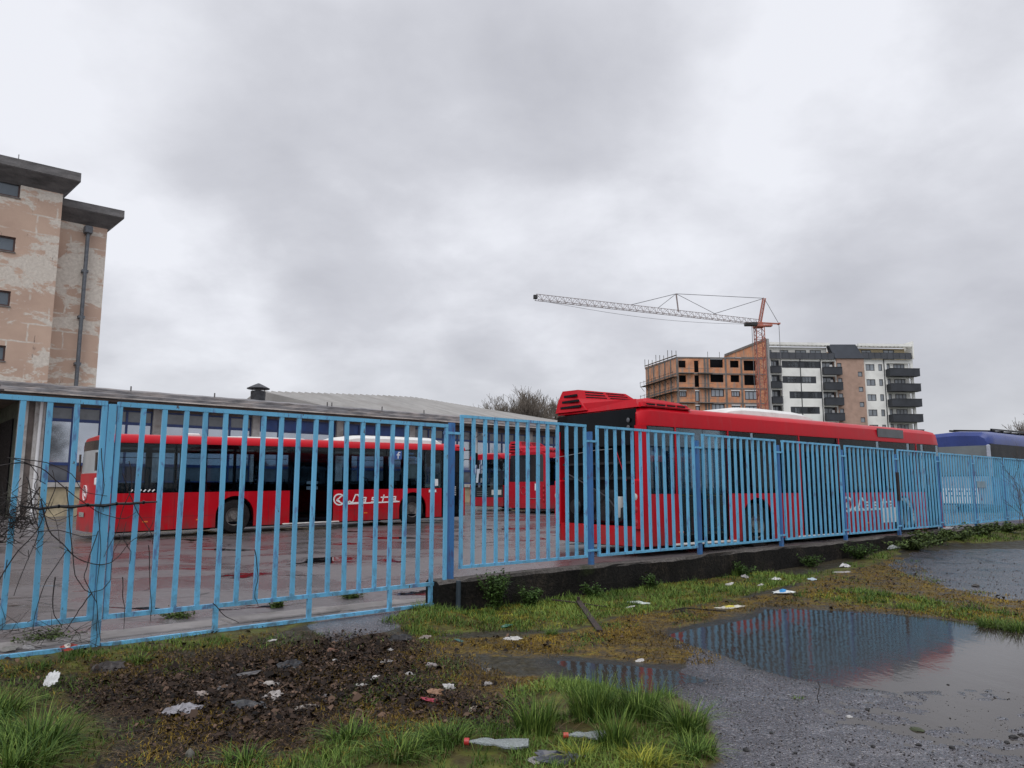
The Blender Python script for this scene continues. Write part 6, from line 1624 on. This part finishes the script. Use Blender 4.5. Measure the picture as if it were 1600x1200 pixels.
def rock(name, label, px, py, s, col, seed, flat=.6, cat='stone', group='loose stones', zoff=0.):
    x, y = onz(px, py); z = max(gz(x, y), -.012); r = random.Random(seed); mb = MB(); rings = []; n = 7; s *= .85
    for j, (h, k) in enumerate([(-.3, .6), (0, .95), (.35, 1.0), (.7, .75), (.95, .35)]):
        rings.append([(s * k * math.cos(q) * r.uniform(.8, 1.15), s * k * .75 * math.sin(q) * r.uniform(.7, 1.2), s * flat * h * r.uniform(.9, 1.1)) for q in [2 * math.pi * i / n for i in range(n)]])
    mb.loft(rings); o = mb.build(name, pm('stone_%d' % seed, col, .7, .3, 20, .5, 40, .004), None, smooth=True); o.location = (x, y, z + zoff); o.rotation_euler = (0, 0, r.uniform(0, 3)); tag(o, label, cat, group)
rock('stone', 'dark stone with a pale top standing in the far sheet of water', 1525, 917, .085, (.06, .055, .05), 50)
rock('stone', 'upright pale grey stone at the bottom edge, lower left', 296, 1184, .040, (.12, .115, .095), 51, 1.2)
rock('stone', 'white angular stone on the wet asphalt', 1327, 1118, .028, (.45, .44, .43), 52)
rock('stone', 'dark stone left above the mossy clump on the asphalt', 1355, 1107, .025, (.02, .02, .02), 53)
rock('stone', 'greenish mossy clump lying on the wet asphalt', 1433, 1138, .06, (.045, .055, .025), 54, .35)
for k, (px, py, s, lab) in enumerate([(1205, 1147, .020, 'black pebble left of centre on the wet asphalt'), (1166, 1176, .030, 'black pebble beside the rubble strip near the grass clump'), (1243, 1179, .018, 'small black pebble low on the wet asphalt'),
        (1364, 1166, .022, 'black pebble below the mossy clump'), (1435, 1162, .022, 'black pebble right of the mossy clump'), (1488, 1167, .026, 'black lump towards the lower right of the asphalt'),
        (1583, 1150, .034, 'larger black lump near the right edge'), (1596, 1146, .026, 'black lump touching the right edge'), (1573, 1158, .026, 'grey lump left of the larger black one'), (1481, 1068, .018, 'pebble breaking the big puddle at its near side'),
        (1208, 1198, .02, 'pebble on the bottom edge under the asphalt grit'), (1332, 1196, .022, 'black pebble on the bottom edge, right half'), (1554, 1088, .016, 'dark speck on the smooth wet sheet at the right'),
        (1412, 1130, .014, 'small dark pebble just left above the mossy clump'), (1500, 1195, .018, 'dark pebble on the bottom edge at the right')]):
    rock('stone', lab, px, py, s, (.015, .014, .014), 60 + k)

# crushed bottle with a red cap, lying in the grass
def bottle(label, px, py, L_, rad, rz, seed, capcol=(.42, .03, .03), squash=.55):
    x, y = onz(px, py); z = gz(x, y) + .02; t = thing('plastic_bottle', label, 'bottle', (x, y, z), rz, group='crushed plastic bottles in the grass'); r = random.Random(seed)
    rings = []; n = 16
    for u, k in [(0, .32), (.05, .34), (.10, .42), (.2, .70), (.28, .80), (.36, .74), (.42, .60), (.48, .72), (.6, 1.05), (.72, 1.12), (.85, 1.08), (.95, 1.0), (1.0, .85)]:
        rings.append([(u * L_, rad * k * math.cos(q) * r.uniform(.93, 1.07) * 1.15, rad * (.62 + .12 * math.sin(u * 7)) + rad * k * squash * math.sin(q) * r.uniform(.9, 1.1)) for q in [2 * math.pi * i / n for i in range(n)]])
    gm = NT('clear_plastic_%d' % seed); gm.base((.50, .54, .54), .16); gm.b.inputs['Transmission Weight'].default_value = .65; gm.b.inputs['IOR'].default_value = 1.25; gm.bump(gm.noise(18, 4, .6, 1), .8, .02)
    MB().loft(rings).build('bottle_body', gm.m, t, smooth=True)
    MB().lathe([(0, -.03), (rad * .45, -.028), (rad * .47, -.022), (rad * .47, .0), (0, .002)], (-.0, 0, rad * .62), 'x', 16).build('cap', pm('red_cap_%d' % seed, capcol, .4, .1), t, smooth=True)
bottle('crushed clear bottle with a red cap on the bottom edge in the middle', 733, 1178, .34, .042, -.10, 1)
bottle('clear bottle with a red cap mostly hidden in the grass clump', 888, 1168, .22, .035, .05, 2, (.45, .07, .04))
crumple('plastic_sheet', 'dark grey plastic sheet on the bottom edge beside the bottle', 880, 1196, .28, .12, .05, (.05, .055, .075), 90, 'plastic sheet', -.15, 7, rough=.35)
crumple('tissue', 'pale scrap just under the tip of the crushed bottle', 838, 1198, .08, .06, .03, GW, 91, 'tissue')

# rusty bar, long dark rod, bent wire, twigs
rust2 = pm('dark_rusty_bar', (.035, .020, .015), .75, .4, 10, .4, 30, .004)
a, b = onz(904, 950), onz(937, 988); za = gz(*a)
t = thing('rusty_bar', 'short rusty flat bar lying on the moss in front of the wall', 'metal bar', (a[0], a[1], za)); d = Vector((b[0] - a[0], b[1] - a[1], gz(*b) - za))
MB().bar(Vector((0, 0, .05)), d + Vector((0, 0, .012)), .065, .02).build('bar', rust2, t); MB().tube([(0, 0, -.03), (0, 0, .10)], .022, 8).build('stub', rust2, t)
a, b = onz(862, 946), onz(947, 955); t = thing('dark_rod', 'thin dark rod lying behind the rusty bar', 'rod', (a[0], a[1], gz(*a) + .03)); MB().tube([(0, 0, .02), ((b[0] - a[0]) * .5, (b[1] - a[1]) * .5, .015), (b[0] - a[0], b[1] - a[1], 0)], .010, 6).build('rod', rust2, t)
W5 = [onz(*p) for p in ((1135, 958), (1100, 955), (1070, 953), (1052, 956), (1054, 960), (1070, 958))]
t = thing('bent_wire', 'black bent wire left of the white and yellow wrapper', 'wire', (W5[0][0], W5[0][1], gz(*W5[0]) + .015)); MB().tube([(p[0] - W5[0][0], p[1] - W5[0][1], 0) for p in W5], .007, 5).build('strand', M_RUBBER, t)
def twig(label, px, py, L_, rz, seed, up=False):
    x, y = onz(px, py); rnd = random.Random(seed); t = thing('twig', label, 'twig', (x, y, gz(x, y) + .012), rz, group='twigs on the wet ground'); m = MB()
    pts = [Vector((0, 0, 0))]
    for k in range(4): pts.append(pts[-1] + (Vector((rnd.uniform(-.1, .1) * L_, 0, L_ / 4)) if up else Vector((L_ / 4, rnd.uniform(-.05, .05) * L_, 0))))
    m.tube(pts, [.0035, .003, .0025, .002, .001], 4)
    for k in (1, 2, 3):
        d = Vector((rnd.choice((-1, 1)) * .5, rnd.uniform(-.2, .2), 1)) if up else Vector((.8, rnd.choice((-1, 1)) * .5, .1)); m.tube([pts[k], pts[k] + d.normalized() * L_ * .3], [.002, .0008], 3)
    m.build('branches', pm('twig_bark', (.03, .022, .02), .8), t)
twig('upright forked twig standing in the wet asphalt', 1280, 1101, .16, 0, 1, True)
twig('long twig lying on the far sheet of water', 1537, 882, .45, .5, 2)
twig('thin bare stick lying across the brown patch below the heap', 690, 1155, .40, .7, 3)
twig('slender stick on the far water near its left edge', 1463, 873, .35, -.1, 4)
twig('pale broken stick at the lower left of the heap', 195, 1150, .25, .6, 5)
